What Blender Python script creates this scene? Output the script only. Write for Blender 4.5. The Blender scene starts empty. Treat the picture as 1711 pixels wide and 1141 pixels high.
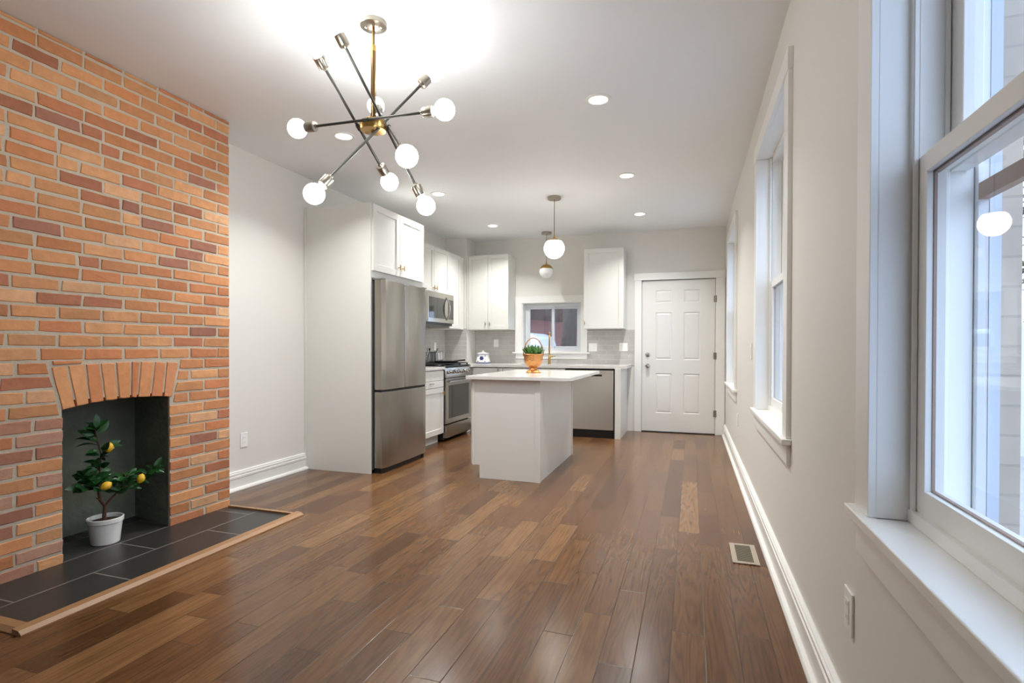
import bpy, bmesh, math, random
from mathutils import Vector, Matrix
S = bpy.context.scene
COL = S.collection
PI = math.pi
random.seed(7)

# ------------------------------------------------------------------ camera
psi = math.atan(299.5 / 900.0); pit = math.radians(-0.5); rol = math.radians(0.12)
Fw = Vector((-math.sin(psi) * math.cos(pit), math.cos(psi) * math.cos(pit), math.sin(pit)))
Rt = Fw.cross(Vector((0, 0, 1))).normalized(); Up = Rt.cross(Fw)
Rt2 = math.cos(rol) * Rt + math.sin(rol) * Up; Up2 = -math.sin(rol) * Rt + math.cos(rol) * Up
cam = bpy.data.cameras.new('camera'); camo = bpy.data.objects.new('camera', cam); COL.objects.link(camo)
cam.sensor_width = 36.0; cam.lens = 900.0 / 1711.0 * 36.0; cam.shift_y = 18.4 / 1711.0
cam.clip_start = 0.02; cam.clip_end = 300
M = Matrix((Rt2, Up2, -Fw)).transposed().to_4x4(); M.translation = (0, 0, 1.142)
camo.matrix_world = M
S.camera = camo

# ------------------------------------------------------------------ view, sky, light levels
S.view_settings.view_transform = 'Standard'; S.view_settings.look = 'None'
S.view_settings.gamma = 1.0; S.view_settings.use_curve_mapping = False
S.view_settings.exposure = 1.2
SKY = 1.9          # overcast daylight
BULB = 19.0        # chandelier bulbs (emission)
DOWN = 8.0        # watts of each recessed light
PEND = 9.0
S.cycles.use_denoising = True
S.cycles.max_bounces = 10; S.cycles.diffuse_bounces = 6; S.cycles.transparent_max_bounces = 24
S.cycles.sample_clamp_indirect = 8.0
S.cycles.caustics_reflective = False; S.cycles.caustics_refractive = False

def lin(r, g, b):
    f = lambda c: (c / 255 / 12.92) if c / 255 <= .04045 else ((c / 255 + .055) / 1.055) ** 2.4
    return (f(r), f(g), f(b), 1)

w = bpy.data.worlds.new('sky'); S.world = w; w.use_nodes = True
wn = w.node_tree.nodes; wl = w.node_tree.links; wn.clear()
wo = wn.new('ShaderNodeOutputWorld'); bg = wn.new('ShaderNodeBackground'); bg.inputs['Strength'].default_value = SKY
tc = wn.new('ShaderNodeTexCoord'); sp = wn.new('ShaderNodeSeparateXYZ'); rp = wn.new('ShaderNodeValToRGB')
rp.color_ramp.elements[0].position = 0.0; rp.color_ramp.elements[0].color = lin(190, 210, 244)
rp.color_ramp.elements[1].position = 0.7; rp.color_ramp.elements[1].color = lin(200, 222, 255)
wl.new(tc.outputs['Generated'], sp.inputs[0]); wl.new(sp.outputs['Z'], rp.inputs[0])
wl.new(rp.outputs[0], bg.inputs['Color']); wl.new(bg.outputs[0], wo.inputs[0])

# window portals only tell the renderer where daylight enters; they emit nothing themselves
def portal(x, y, z, sx, sy, rot):
    l = bpy.data.lights.new('window_portal', 'AREA'); l.shape = 'RECTANGLE'; l.size = sx; l.size_y = sy
    l.cycles.is_portal = True
    o = bpy.data.objects.new('window_portal', l); COL.objects.link(o); o.location = (x, y, z); o.rotation_euler = rot
for y in (0.96, 3.36, 6.36):
    portal(0.76, y, 1.57, 1.75, 1.2, (0, PI / 2, 0))
portal(-1.93, 7.95, 1.45, 0.9, 0.75, (-PI / 2, 0, 0))

# ------------------------------------------------------------------ materials
def new_mat(name):
    m = bpy.data.materials.new(name); m.use_nodes = True
    nt = m.node_tree; return m, nt, nt.nodes, nt.links, nt.nodes['Principled BSDF']
def mat(name, col, rough=.5, metal=0, spec=.5, bump=0, bscale=60, coat=0, var=0, vscale=6, aniso=0, emit=0, sub=0, stretch=None, trans=0):
    m, nt, N, L, B = new_mat(name)
    B.inputs['Base Color'].default_value = col; B.inputs['Roughness'].default_value = rough
    B.inputs['Metallic'].default_value = metal; B.inputs['Specular IOR Level'].default_value = spec
    B.inputs['Coat Weight'].default_value = coat; B.inputs['Coat Roughness'].default_value = .1
    if trans: B.inputs['Transmission Weight'].default_value = trans
    if emit:
        B.inputs['Emission Color'].default_value = col; B.inputs['Emission Strength'].default_value = emit
    t = N.new('ShaderNodeTexCoord'); mp = N.new('ShaderNodeMapping'); L.new(t.outputs['Object'], mp.inputs[0])
    if stretch: mp.inputs['Scale'].default_value = stretch
    if bump:
        n = N.new('ShaderNodeTexNoise'); n.inputs['Scale'].default_value = bscale; n.inputs['Detail'].default_value = 3
        b = N.new('ShaderNodeBump'); b.inputs['Strength'].default_value = bump; b.inputs['Distance'].default_value = .01
        L.new(mp.outputs[0], n.inputs['Vector']); L.new(n.outputs[0], b.inputs['Height']); L.new(b.outputs[0], B.inputs['Normal'])
    if var:
        n = N.new('ShaderNodeTexNoise'); n.inputs['Scale'].default_value = vscale; n.inputs['Detail'].default_value = 4
        mx = N.new('ShaderNodeMix'); mx.data_type = 'RGBA'
        mx.inputs['A'].default_value = tuple(c * (1 - var) for c in col[:3]) + (1,)
        mx.inputs['B'].default_value = tuple(min(1, c * (1 + var)) for c in col[:3]) + (1,)
        L.new(mp.outputs[0], n.inputs['Vector']); L.new(n.outputs[0], mx.inputs['Factor']); L.new(mx.outputs['Result'], B.inputs['Base Color'])
    return m
def mathn(nt, op, a, b=None, c=None):
    n = nt.nodes.new('ShaderNodeMath'); n.operation = op
    for i, v in enumerate((a, b, c)):
        if v is None: continue
        if isinstance(v, (int, float)): n.inputs[i].default_value = v
        else: nt.links.new(v, n.inputs[i])
    return n.outputs[0]

WALL = mat('wall_paint', lin(224, 221, 214), .55, bump=.02, bscale=220)
CEIL = mat('ceiling_paint', lin(236, 237, 238), .7, bump=.02, bscale=200)
TRIM = mat('white_trim_paint', lin(236, 235, 230), .3)
DOORM = mat('door_paint', lin(230, 228, 223), .35)
CAB = mat('cabinet_paint', lin(220, 219, 213), .35)
CABIN = mat('cabinet_interior', lin(220, 212, 195), .6)
QUARTZ = mat('white_quartz', lin(216, 213, 207), .12, var=.03, vscale=9)
BRASS = mat('brushed_brass', lin(190, 152, 88), .28, metal=1)
DBRASS = mat('aged_brass', lin(128, 104, 70), .3, metal=1)
NICKEL = mat('satin_nickel', lin(168, 160, 147), .3, metal=1)
CHROME = mat('polished_steel', lin(190, 188, 184), .12, metal=1)
GUN = mat('gunmetal_rod', lin(92, 90, 86), .35, metal=1)
BLACK = mat('black_plastic', lin(16, 16, 17), .4)
IRON = mat('cast_iron', lin(24, 24, 25), .6, bump=.1, bscale=200)
DGLASS = mat('dark_oven_glass', lin(46, 46, 42), .06, spec=.7)
PLATE = mat('white_plastic', lin(240, 239, 235), .35)
CERAM = mat('white_glazed_ceramic', lin(240, 239, 234), .15, coat=.3)
BLUE = mat('cobalt_glaze', lin(52, 62, 128), .2)
SLOT = mat('grey_slot', lin(150, 148, 144), .5)
VENT = mat('taupe_register_paint', lin(168, 156, 138), .4)
SOIL = mat('potting_soil', lin(70, 58, 42), .95, bump=.8, bscale=120, var=.3, vscale=80)
BARK = mat('brown_bark', lin(88, 56, 38), .85, bump=.5, bscale=90)
LEAF = mat('glossy_lemon_leaf', lin(36, 80, 36), .32, var=.35, vscale=25)
HERB = mat('herb_leaf', lin(74, 120, 50), .45, var=.5, vscale=60)
LEMON = mat('lemon_peel', lin(236, 186, 44), .4, bump=.25, bscale=260)
FIREBOX = mat('dark_painted_plaster', lin(116, 120, 104), .8, bump=.9, bscale=18, var=.35, vscale=9)
GROUTB = mat('dark_grout', lin(104, 100, 94), .9)
CEMENT = mat('white_cladding', lin(188, 196, 204), .5, var=.03, vscale=10)
PBRICK = None
GRAVEL = mat('pale_gravel_paving', lin(176, 172, 170), .9, bump=.7, bscale=12, var=.25, vscale=6)
DIRT = mat('leaf_litter_ground', lin(96, 62, 54), .95, bump=.6, bscale=20, var=.5, vscale=14)
FENCEM = mat('weathered_fence_board', lin(84, 68, 58), .85, var=.3, vscale=14, stretch=(1, 1, .1))
PFENCE = mat('cream_fence_board', lin(226, 224, 206), .7, var=.06, vscale=8)
TBARK = mat('dark_tree_bark', lin(84, 74, 64), .9, bump=.6, bscale=20, var=.3, vscale=10)
TLEAF = mat('autumn_tree_leaves', lin(120, 110, 56), .6, var=.5, vscale=3)
CARW = mat('white_car_paint', lin(226, 228, 236), .25, coat=.6)
CARG = mat('car_window_tint', lin(30, 40, 60), .08)
RUBBER = mat('tyre_rubber', lin(22, 22, 22), .8)
STORM = mat('bronze_storm_frame', lin(142, 106, 86), .4)
SOFTBLUE = mat('white_vinyl', lin(214, 217, 220), .3)

def steel(name, col, rough, stretch):
    m, nt, N, L, B = new_mat(name)
    B.inputs['Base Color'].default_value = col; B.inputs['Metallic'].default_value = 1; B.inputs['Roughness'].default_value = rough
    B.inputs['Anisotropic'].default_value = .75; B.inputs['Anisotropic Rotation'].default_value = .25
    t = N.new('ShaderNodeTexCoord'); mp = N.new('ShaderNodeMapping'); mp.inputs['Scale'].default_value = stretch
    L.new(t.outputs['Object'], mp.inputs[0])
    n = N.new('ShaderNodeTexNoise'); n.inputs['Scale'].default_value = 40; n.inputs['Detail'].default_value = 2
    L.new(mp.outputs[0], n.inputs['Vector'])
    n2 = N.new('ShaderNodeTexNoise'); n2.inputs['Scale'].default_value = 2.2; n2.inputs['Detail'].default_value = 1
    L.new(t.outputs['Object'], n2.inputs['Vector'])
    b = N.new('ShaderNodeBump'); b.inputs['Strength'].default_value = .04; b.inputs['Distance'].default_value = .002
    b2 = N.new('ShaderNodeBump'); b2.inputs['Strength'].default_value = .25; b2.inputs['Distance'].default_value = .02
    L.new(n.outputs[0], b.inputs['Height']); L.new(n2.outputs[0], b2.inputs['Height']); L.new(b2.outputs[0], b.inputs['Normal'])
    L.new(b.outputs[0], B.inputs['Normal'])
    return m
STEEL = steel('brushed_stainless', lin(178, 174, 167), .26, (1, 12, .3))
STEELX = steel('brushed_stainless_front', lin(196, 192, 185), .34, (12, 1, .3))

def glass(name, tint=(1, 1, 1, 1), ior=1.45):
    m, nt, N, L, B = new_mat(name); N.remove(B)
    out = N['Material Output']; tr = N.new('ShaderNodeBsdfTransparent'); tr.inputs[0].default_value = tint
    gl = N.new('ShaderNodeBsdfGlossy'); gl.inputs['Roughness'].default_value = .01
    lw = N.new('ShaderNodeLayerWeight'); lw.inputs['Blend'].default_value = .5
    fr = mathn(nt, 'ADD', mathn(nt, 'MULTIPLY', mathn(nt, 'POWER', lw.outputs['Facing'], 5.0), .75), (ior - 1) * .1)
    mx = N.new('ShaderNodeMixShader'); L.new(fr, mx.inputs[0]); L.new(tr.outputs[0], mx.inputs[1]); L.new(gl.outputs[0], mx.inputs[2])
    L.new(mx.outputs[0], out.inputs[0]); return m
GLASS = glass('window_glass', (.97, .985, .99, 1), 1.35)
JARGLASS = glass('jar_glass', (.86, .86, .84, 1), 1.6)

def emitter(name, col, k):
    m, nt, N, L, B = new_mat(name); N.remove(B)
    e = N.new('ShaderNodeEmission'); e.inputs[0].default_value = col; e.inputs[1].default_value = k
    L.new(e.outputs[0], N['Material Output'].inputs[0]); return m
BULBM = emitter('lit_frosted_bulb', lin(251, 253, 251), BULB)
LENSM = emitter('lit_led_lens', lin(255, 253, 250), 6.0)
GLOBEM = emitter('lit_opal_globe', lin(255, 250, 240), PEND)
OPAL = mat('opal_glass', lin(240, 240, 236), .2, coat=.2)

def floor_mat():
    m, nt, N, L, B = new_mat('oak_strip_floor')
    t = N.new('ShaderNodeTexCoord'); s = N.new('ShaderNodeSeparateXYZ'); L.new(t.outputs['Object'], s.inputs[0])
    PW, PL = .1232, .86
    xs = mathn(nt, 'ADD', mathn(nt, 'DIVIDE', s.outputs['X'], PW), .56)
    ix = mathn(nt, 'FLOOR', xs); fx = mathn(nt, 'FRACT', xs)
    wn1 = N.new('ShaderNodeTexWhiteNoise'); wn1.noise_dimensions = '1D'; L.new(ix, wn1.inputs['W'])
    ys = mathn(nt, 'ADD', mathn(nt, 'DIVIDE', s.outputs['Y'], PL), mathn(nt, 'MULTIPLY', wn1.outputs['Value'], 9.7))
    # uneven board lengths: warp the running coordinate per row
    ys = mathn(nt, 'ADD', ys, mathn(nt, 'MULTIPLY', mathn(nt, 'SINE', mathn(nt, 'MULTIPLY', ys, 2.1)), .28))
    iy = mathn(nt, 'FLOOR', ys); fy = mathn(nt, 'FRACT', ys)
    cb = N.new('ShaderNodeCombineXYZ'); L.new(ix, cb.inputs[0]); L.new(iy, cb.inputs[1])
    wn2 = N.new('ShaderNodeTexWhiteNoise'); wn2.noise_dimensions = '2D'; L.new(cb.outputs[0], wn2.inputs['Vector'])
    ramp = N.new('ShaderNodeValToRGB'); cr = ramp.color_ramp; cr.interpolation = 'LINEAR'
    cr.elements[0].position = 0; cr.elements[0].color = lin(80, 52, 30)
    cr.elements[1].position = 1; cr.elements[1].color = lin(128, 92, 58)
    for p, c in ((.15, (94, 62, 36)), (.55, (104, 71, 42)), (.9, (113, 79, 47))):
        e = cr.elements.new(p); e.color = lin(*c)
    L.new(wn2.outputs['Value'], ramp.inputs[0])
    # grain: stretched noise, shifted per board
    off = N.new('ShaderNodeVectorMath'); off.operation = 'SCALE'; L.new(wn2.outputs['Color'], off.inputs[0]); off.inputs['Scale'].default_value = 13
    ad = N.new('ShaderNodeVectorMath'); ad.operation = 'ADD'; L.new(t.outputs['Object'], ad.inputs[0]); L.new(off.outputs[0], ad.inputs[1])
    mp = N.new('ShaderNodeMapping'); mp.inputs['Scale'].default_value = (1, .07, 1); L.new(ad.outputs[0], mp.inputs[0])
    n1 = N.new('ShaderNodeTexNoise'); n1.inputs['Scale'].default_value = 90; n1.inputs['Detail'].default_value = 5; L.new(mp.outputs[0], n1.inputs['Vector'])
    mp2 = N.new('ShaderNodeMapping'); mp2.inputs['Scale'].default_value = (9, .75, 1); L.new(ad.outputs[0], mp2.inputs[0])
    nl = N.new('ShaderNodeTexNoise'); nl.inputs['Scale'].default_value = 1.0; nl.inputs['Detail'].default_value = 1.5; L.new(mp2.outputs[0], nl.inputs['Vector'])
    ct = mathn(nt, 'ADD', mathn(nt, 'MULTIPLY', mathn(nt, 'SINE', mathn(nt, 'MULTIPLY', nl.outputs[0], 95)), .5), .5)
    ct = mathn(nt, 'POWER', ct, 2.2)
    g = mathn(nt, 'ADD', mathn(nt, 'MULTIPLY', n1.outputs[0], .75), mathn(nt, 'SUBTRACT', .72, mathn(nt, 'MULTIPLY', ct, .24)))
    mul = N.new('ShaderNodeVectorMath'); mul.operation = 'SCALE'; L.new(ramp.outputs[0], mul.inputs[0]); L.new(g, mul.inputs['Scale'])
    ex = mathn(nt, 'MINIMUM', fx, mathn(nt, 'SUBTRACT', 1, fx)); ex = mathn(nt, 'MULTIPLY', ex, PW)
    ey = mathn(nt, 'MINIMUM', fy, mathn(nt, 'SUBTRACT', 1, fy)); ey = mathn(nt, 'MULTIPLY', ey, PL)
    ed = mathn(nt, 'MINIMUM', ex, ey)
    mr = N.new('ShaderNodeMapRange'); mr.inputs['From Min'].default_value = 0; mr.inputs['From Max'].default_value = .0026; L.new(ed, mr.inputs[0])
    mx = N.new('ShaderNodeMix'); mx.data_type = 'RGBA'; L.new(mr.outputs[0], mx.inputs['Factor']); mx.inputs['A'].default_value = lin(52, 32, 20)
    L.new(mul.outputs[0], mx.inputs['B']); L.new(mx.outputs['Result'], B.inputs['Base Color'])
    B.inputs['Roughness'].default_value = .27; B.inputs['Specular IOR Level'].default_value = .5
    rr = N.new('ShaderNodeMapRange'); rr.inputs['To Min'].default_value = .17; rr.inputs['To Max'].default_value = .27; L.new(n1.outputs[0], rr.inputs[0]); L.new(rr.outputs[0], B.inputs['Roughness'])
    B.inputs['Coat Weight'].default_value = 0
    hb = mathn(nt, 'MULTIPLY', mr.outputs[0], 1.0)
    hb = mathn(nt, 'ADD', hb, mathn(nt, 'MULTIPLY', wn2.outputs['Value'], .15))
    bp = N.new('ShaderNodeBump'); bp.inputs['Strength'].default_value = .35; bp.inputs['Distance'].default_value = .0012
    L.new(hb, bp.inputs['Height']); L.new(bp.outputs[0], B.inputs['Normal'])
    return m
FLOOR = floor_mat()

def tile_mat(name, axes, tw, th, col1, col2, grout, rough, mort=.004, offset=.5, shift=(0, 0, 0)):
    m, nt, N, L, B = new_mat(name)
    t = N.new('ShaderNodeTexCoord'); s = N.new('ShaderNodeSeparateXYZ'); L.new(t.outputs['Object'], s.inputs[0])
    c = N.new('ShaderNodeCombineXYZ')
    L.new(mathn(nt, 'ADD', s.outputs[axes[0]], shift[0]), c.inputs[0]); L.new(mathn(nt, 'ADD', s.outputs[axes[1]], shift[1]), c.inputs[1])
    b = N.new('ShaderNodeTexBrick'); b.offset = offset; b.inputs['Scale'].default_value = 1
    b.inputs['Brick Width'].default_value = tw; b.inputs['Row Height'].default_value = th; b.inputs['Mortar Size'].default_value = mort
    b.inputs['Mortar Smooth'].default_value = .2; b.inputs['Color1'].default_value = col1; b.inputs['Color2'].default_value = col2; b.inputs['Mortar'].default_value = grout
    L.new(c.outputs[0], b.inputs['Vector']); 
    n = N.new('ShaderNodeTexNoise'); n.inputs['Scale'].default_value = 9; n.inputs['Detail'].default_value = 5; L.new(t.outputs['Object'], n.inputs['Vector'])
    k = mathn(nt, 'ADD', mathn(nt, 'MULTIPLY', n.outputs[0], .3), .85)
    v = N.new('ShaderNodeVectorMath'); v.operation = 'SCALE'; L.new(b.outputs['Color'], v.inputs[0]); L.new(k, v.inputs['Scale'])
    L.new(v.outputs[0], B.inputs['Base Color']); B.inputs['Roughness'].default_value = rough
    bp = N.new('ShaderNodeBump'); bp.inputs['Strength'].default_value = .5; bp.inputs['Distance'].default_value = .002; bp.invert = True
    h = mathn(nt, 'SUBTRACT', b.outputs['Fac'], mathn(nt, 'MULTIPLY', n.outputs[0], .3))
    L.new(h, bp.inputs['Height']); L.new(bp.outputs[0], B.inputs['Normal'])
    return m
SUBX = tile_mat('grey_subway_tile', ('X', 'Z'), .205, .0655, lin(186, 182, 176), lin(194, 190, 184), lin(208, 205, 199), .14, .0028)
SUBY = tile_mat('grey_subway_tile_side', ('Y', 'Z'), .205, .0655, lin(186, 182, 176), lin(194, 190, 184), lin(208, 205, 199), .14, .0028)
SLATE = tile_mat('black_slate_tile', ('Y', 'X'), .667, .2855, lin(48, 47, 46), lin(55, 54, 52), lin(124, 119, 112), .36, .0045, shift=(-.022, -.015, 0))
PBRICKY = tile_mat('painted_brick', ('X', 'Z'), .215, .0675, lin(186, 172, 156), lin(178, 164, 148), lin(170, 158, 143), .85, .003)
PBRICKX = tile_mat('painted_brick_side', ('Y', 'Z'), .215, .0675, lin(186, 172, 156), lin(178, 164, 148), lin(170, 158, 143), .85, .003)

def brick_mat():
    m, nt, N, L, B = new_mat('old_orange_brick')
    a = N.new('ShaderNodeVertexColor'); a.layer_name = 'tone'
    t = N.new('ShaderNodeTexCoord')
    n = N.new('ShaderNodeTexNoise'); n.inputs['Scale'].default_value = 26; n.inputs['Detail'].default_value = 6; n.inputs['Roughness'].default_value = .65; L.new(t.outputs['Object'], n.inputs['Vector'])
    n2 = N.new('ShaderNodeTexNoise'); n2.inputs['Scale'].default_value = 7; n2.inputs['Detail'].default_value = 3; L.new(t.outputs['Object'], n2.inputs['Vector'])
    k = mathn(nt, 'ADD', mathn(nt, 'MULTIPLY', n.outputs[0], .45), mathn(nt, 'ADD', mathn(nt, 'MULTIPLY', n2.outputs[0], .3), .62))
    v = N.new('ShaderNodeVectorMath'); v.operation = 'SCALE'; L.new(a.outputs[0], v.inputs[0]); L.new(k, v.inputs['Scale'])
    L.new(v.outputs[0], B.inputs['Base Color']); B.inputs['Roughness'].default_value = .75; B.inputs['Specular IOR Level'].default_value = .3
    bp = N.new('ShaderNodeBump'); bp.inputs['Strength'].default_value = .5; bp.inputs['Distance'].default_value = .004
    L.new(n.outputs[0], bp.inputs['Height']); L.new(bp.outputs[0], B.inputs['Normal'])
    return m
BRICK = brick_mat()
MORTAR = mat('grey_mortar', lin(192, 180, 160), .95, bump=.25, bscale=70, var=.1, vscale=30)
OAKTRIM = mat('light_oak_trim', lin(158, 118, 80), .4, var=.15, vscale=30, stretch=(1, .1, 1))

def copper_mat():
    m, nt, N, L, B = new_mat('hammered_copper')
    B.inputs['Base Color'].default_value = lin(206, 146, 92); B.inputs['Metallic'].default_value = 1; B.inputs['Roughness'].default_value = .36
    t = N.new('ShaderNodeTexCoord'); v = N.new('ShaderNodeTexVoronoi'); v.inputs['Scale'].default_value = 70; L.new(t.outputs['Object'], v.inputs['Vector'])
    b = N.new('ShaderNodeBump'); b.inputs['Strength'].default_value = .7; b.inputs['Distance'].default_value = .004; L.new(v.outputs['Distance'], b.inputs['Height']); L.new(b.outputs[0], B.inputs['Normal'])
    return m
COPPER = copper_mat()

# ------------------------------------------------------------------ mesh helpers
class MB:
    def __init__(s): s.v = []; s.f = []; s.m = []; s.s = []
    def add(s, vs, fs, mi=0, smooth=False):
        o = len(s.v); s.v += [tuple(p) for p in vs]
        for f in fs: s.f.append([i + o for i in f]); s.m.append(mi); s.s.append(smooth)
        return s
    def hexa(s, p, mi=0):   # 8 corners: bottom 4 then top 4
        return s.add(p, [(0, 3, 2, 1), (4, 5, 6, 7), (0, 1, 5, 4), (1, 2, 6, 5), (2, 3, 7, 6), (3, 0, 4, 7)], mi)
    def box(s, x0, x1, y0, y1, z0, z1, mi=0):
        return s.hexa([(x0, y0, z0), (x1, y0, z0), (x1, y1, z0), (x0, y1, z0), (x0, y0, z1), (x1, y0, z1), (x1, y1, z1), (x0, y1, z1)], mi)
    def fbox(s, F, u0, u1, v0, v1, w0, w1, mi=0):
        return s.hexa([F(u0, v0, w0), F(u1, v0, w0), F(u1, v0, w1), F(u0, v0, w1), F(u0, v1, w0), F(u1, v1, w0), F(u1, v1, w1), F(u0, v1, w1)], mi)
    def tube(s, path, r, n=10, mi=0, cap=True):
        path = [Vector(p) for p in path]; rs = r if isinstance(r, (list, tuple)) else [r] * len(path)
        vs = []; prev = None
        for i, p in enumerate(path):
            d = (path[min(i + 1, len(path) - 1)] - path[max(i - 1, 0)]).normalized()
            if prev is None:
                a = Vector((0, 0, 1)) if abs(d.z) < .9 else Vector((1, 0, 0)); u = d.cross(a).normalized()
            else:
                u = (prev - d * prev.dot(d)).normalized()
            prev = u; q = d.cross(u)
            for k in range(n):
                t = 2 * PI * k / n; vs.append(p + (u * math.cos(t) + q * math.sin(t)) * rs[i])
        fs = []
        for i in range(len(path) - 1):
            for k in range(n):
                fs.append((i * n + k, i * n + (k + 1) % n, (i + 1) * n + (k + 1) % n, (i + 1) * n + k))
        s.add(vs, fs, mi, True)
        if cap:
            o = len(s.v) - len(vs)
            for base in (0, (len(path) - 1) * n):
                s.f.append([o + base + k for k in range(n)]); s.m.append(mi); s.s.append(False)
        return s
    def lathe(s, prof, c=(0, 0, 0), n=32, mi=0, axis=None, close=True):
        # prof: list of (r, h); axis defaults to Z
        ax = Vector(axis or (0, 0, 1)).normalized(); a = Vector((1, 0, 0)) if abs(ax.x) < .9 else Vector((0, 1, 0))
        u = ax.cross(a).normalized(); q = ax.cross(u); c = Vector(c); vs = []; fs = []
        for r, h in prof:
            for k in range(n):
                t = 2 * PI * k / n; vs.append(c + ax * h + (u * math.cos(t) + q * math.sin(t)) * max(r, 1e-5))
        for i in range(len(prof) - 1):
            for k in range(n): fs.append((i * n + k, i * n + (k + 1) % n, (i + 1) * n + (k + 1) % n, (i + 1) * n + k))
        return s.add(vs, fs, mi, True)
    def sphere(s, c, r, n=24, mi=0, sc=(1, 1, 1), axis=None, t0=0, t1=PI):
        prof = [(r * math.sin(t0 + (t1 - t0) * i / (n // 2)), -r * math.cos(t0 + (t1 - t0) * i / (n // 2))) for i in range(n // 2 + 1)]
        o = len(s.v); s.lathe(prof, c, n, mi, axis)
        if sc != (1, 1, 1):
            for i in range(o, len(s.v)):
                p = s.v[i]; s.v[i] = tuple(c[j] + (p[j] - c[j]) * sc[j] for j in range(3))
        return s
    def prism(s, poly, axis, a, b, mi=0):
        # poly: 2D points; axis 'X','Y','Z' extrude from a to b
        def P(p, t): return {'X': (t, p[0], p[1]), 'Y': (p[0], t, p[1]), 'Z': (p[0], p[1], t)}[axis]
        n = len(poly); vs = [P(p, a) for p in poly] + [P(p, b) for p in poly]
        fs = [tuple(range(n)), tuple(range(n, 2 * n))] + [(i, (i + 1) % n, n + (i + 1) % n, n + i) for i in range(n)]
        return s.add(vs, fs, mi)

def build(name, mb, mats, parent=None, loc=None, bevel=0, seg=2, weld=True):
    if loc is None:
        if parent is not None: loc = parent['_org'] if '_org' in parent else (0, 0, 0)
        else: loc = (0, 0, 0)
    loc = Vector(loc)
    me = bpy.data.meshes.new(name)
    me.from_pydata([tuple(Vector(p) - loc) for p in mb.v], [], mb.f)
    if not isinstance(mats, (list, tuple)): mats = [mats]
    for m in mats: me.materials.append(m)
    me.polygons.foreach_set('material_index', mb.m); me.polygons.foreach_set('use_smooth', mb.s)
    bm = bmesh.new(); bm.from_mesh(me)
    if weld: bmesh.ops.remove_doubles(bm, verts=bm.verts, dist=2e-5)
    bmesh.ops.recalc_face_normals(bm, faces=bm.faces); bm.to_mesh(me); bm.free()
    if any(mb.s): me.set_sharp_from_angle(angle=math.radians(38))
    o = bpy.data.objects.new(name, me); COL.objects.link(o)
    if parent is not None:
        o.parent = parent
        # every mesh shares its thing's origin, so parts sit at zero offset
    else:
        o.location = loc
    o['_org'] = tuple(loc)
    if bevel:
        b = o.modifiers.new('edge', 'BEVEL'); b.width = bevel; b.segments = seg; b.limit_method = 'ANGLE'; b.angle_limit = math.radians(40)
        b.harden_normals = False
    return o
def tag(o, label, cat, group=None, kind=None):
    o['label'] = label; o['category'] = cat
    if group: o['group'] = group
    if kind: o['kind'] = kind
    return o
def thing(name, label, cat, loc=(0, 0, 0), group=None, kind=None):
    o = bpy.data.objects.new(name, None); COL.objects.link(o); o.location = loc; o.empty_display_size = .1
    o['_org'] = tuple(loc); tag(o, label, cat, group, kind); return o
def copy_tree(o, parent=None):
    c = o.copy(); COL.objects.link(c)
    if parent is not None: c.parent = parent
    for ch in list(o.children): copy_tree(ch, c)
    return c
def FX(x): return lambda u, v, w: (x + w, u, v)      # front faces +X, u = Y
def FY(y): return lambda u, v, w: (u, y - w, v)      # front faces -Y, u = X
def FXn(x): return lambda u, v, w: (x - w, u, v)     # front faces -X, u = Y

def shaker(F, u0, u1, v0, v1, th=.02, st=.062, rec=.009):
    mb = MB()
    mb.fbox(F, u0 + st - .002, u1 - st + .002, v0 + st - .002, v1 - st + .002, 0, th - rec)
    mb.fbox(F, u0, u0 + st, v0, v1, 0, th); mb.fbox(F, u1 - st, u1, v0, v1, 0, th)
    mb.fbox(F, u0 + st, u1 - st, v0, v0 + st, 0, th); mb.fbox(F, u0 + st, u1 - st, v1 - st, v1, 0, th)
    return mb
def slab(F, u0, u1, v0, v1, w0=0, w1=.02):
    return MB().fbox(F, u0, u1, v0, v1, w0, w1)
def tpull(F, u, v, w, vertical=True, half=.026):
    mb = MB()
    mb.tube([F(u, v, w), F(u, v, w + .028)], .005, 8)
    if vertical: mb.tube([F(u, v - half, w + .028), F(u, v + half, w + .028)], .0058, 10)
    else: mb.tube([F(u - half, v, w + .028), F(u + half, v, w + .028)], .0058, 10)
    return mb

# ================================================================== ROOM SHELL
XR, XL, YB, YF, H = .425, -3.45, 7.57, -1.8, 2.74
def wall_x(x0, x1, y0, y1, z1, holes, mi=0):
    """solid wall between x0,x1 along Y with rectangular holes (ya,yb,za,zb)"""
    mb = MB(); y = y0
    for a, b, za, zb in sorted(holes):
        if a > y: mb.box(x0, x1, y, a, 0, z1, mi)
        if za > 0: mb.box(x0, x1, a, b, 0, za, mi)
        if zb < z1: mb.box(x0, x1, a, b, zb, z1, mi)
        y = b
    if y < y1: mb.box(x0, x1, y, y1, 0, z1, mi)
    return mb
WIN = [(.42, 1.50), (2.79, 3.92), (5.80, 6.93)]
WZ0, WZ1 = .70, 2.39
tag(build('floor', MB().box(XL - .3, XR + .05, YF - .1, YB + .1, -.12, 0), FLOOR), 'dark stained oak strip floor of the room', 'floor', kind='structure')
tag(build('ceiling', MB().box(XL - .1, XR + .1, YF - .1, YB + .1, H, H + .1), CEIL), 'flat white painted ceiling over the room', 'ceiling', kind='structure')
tag(build('wall_right', wall_x(XR, XR + .18, YF, YB, H, [(a - .012, b + .012, WZ0, WZ1 + .012) for a, b in WIN]), WALL), 'pale greige painted wall with three tall windows', 'wall', kind='structure')
mb = MB(); mb.box(XL - .1, XL, YF, 1.5, 0, H); mb.box(XL - .1, XL, 2.94, YB, 0, H); mb.box(XL - .1, XL, 1.5, 2.94, 1.3, H)
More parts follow.
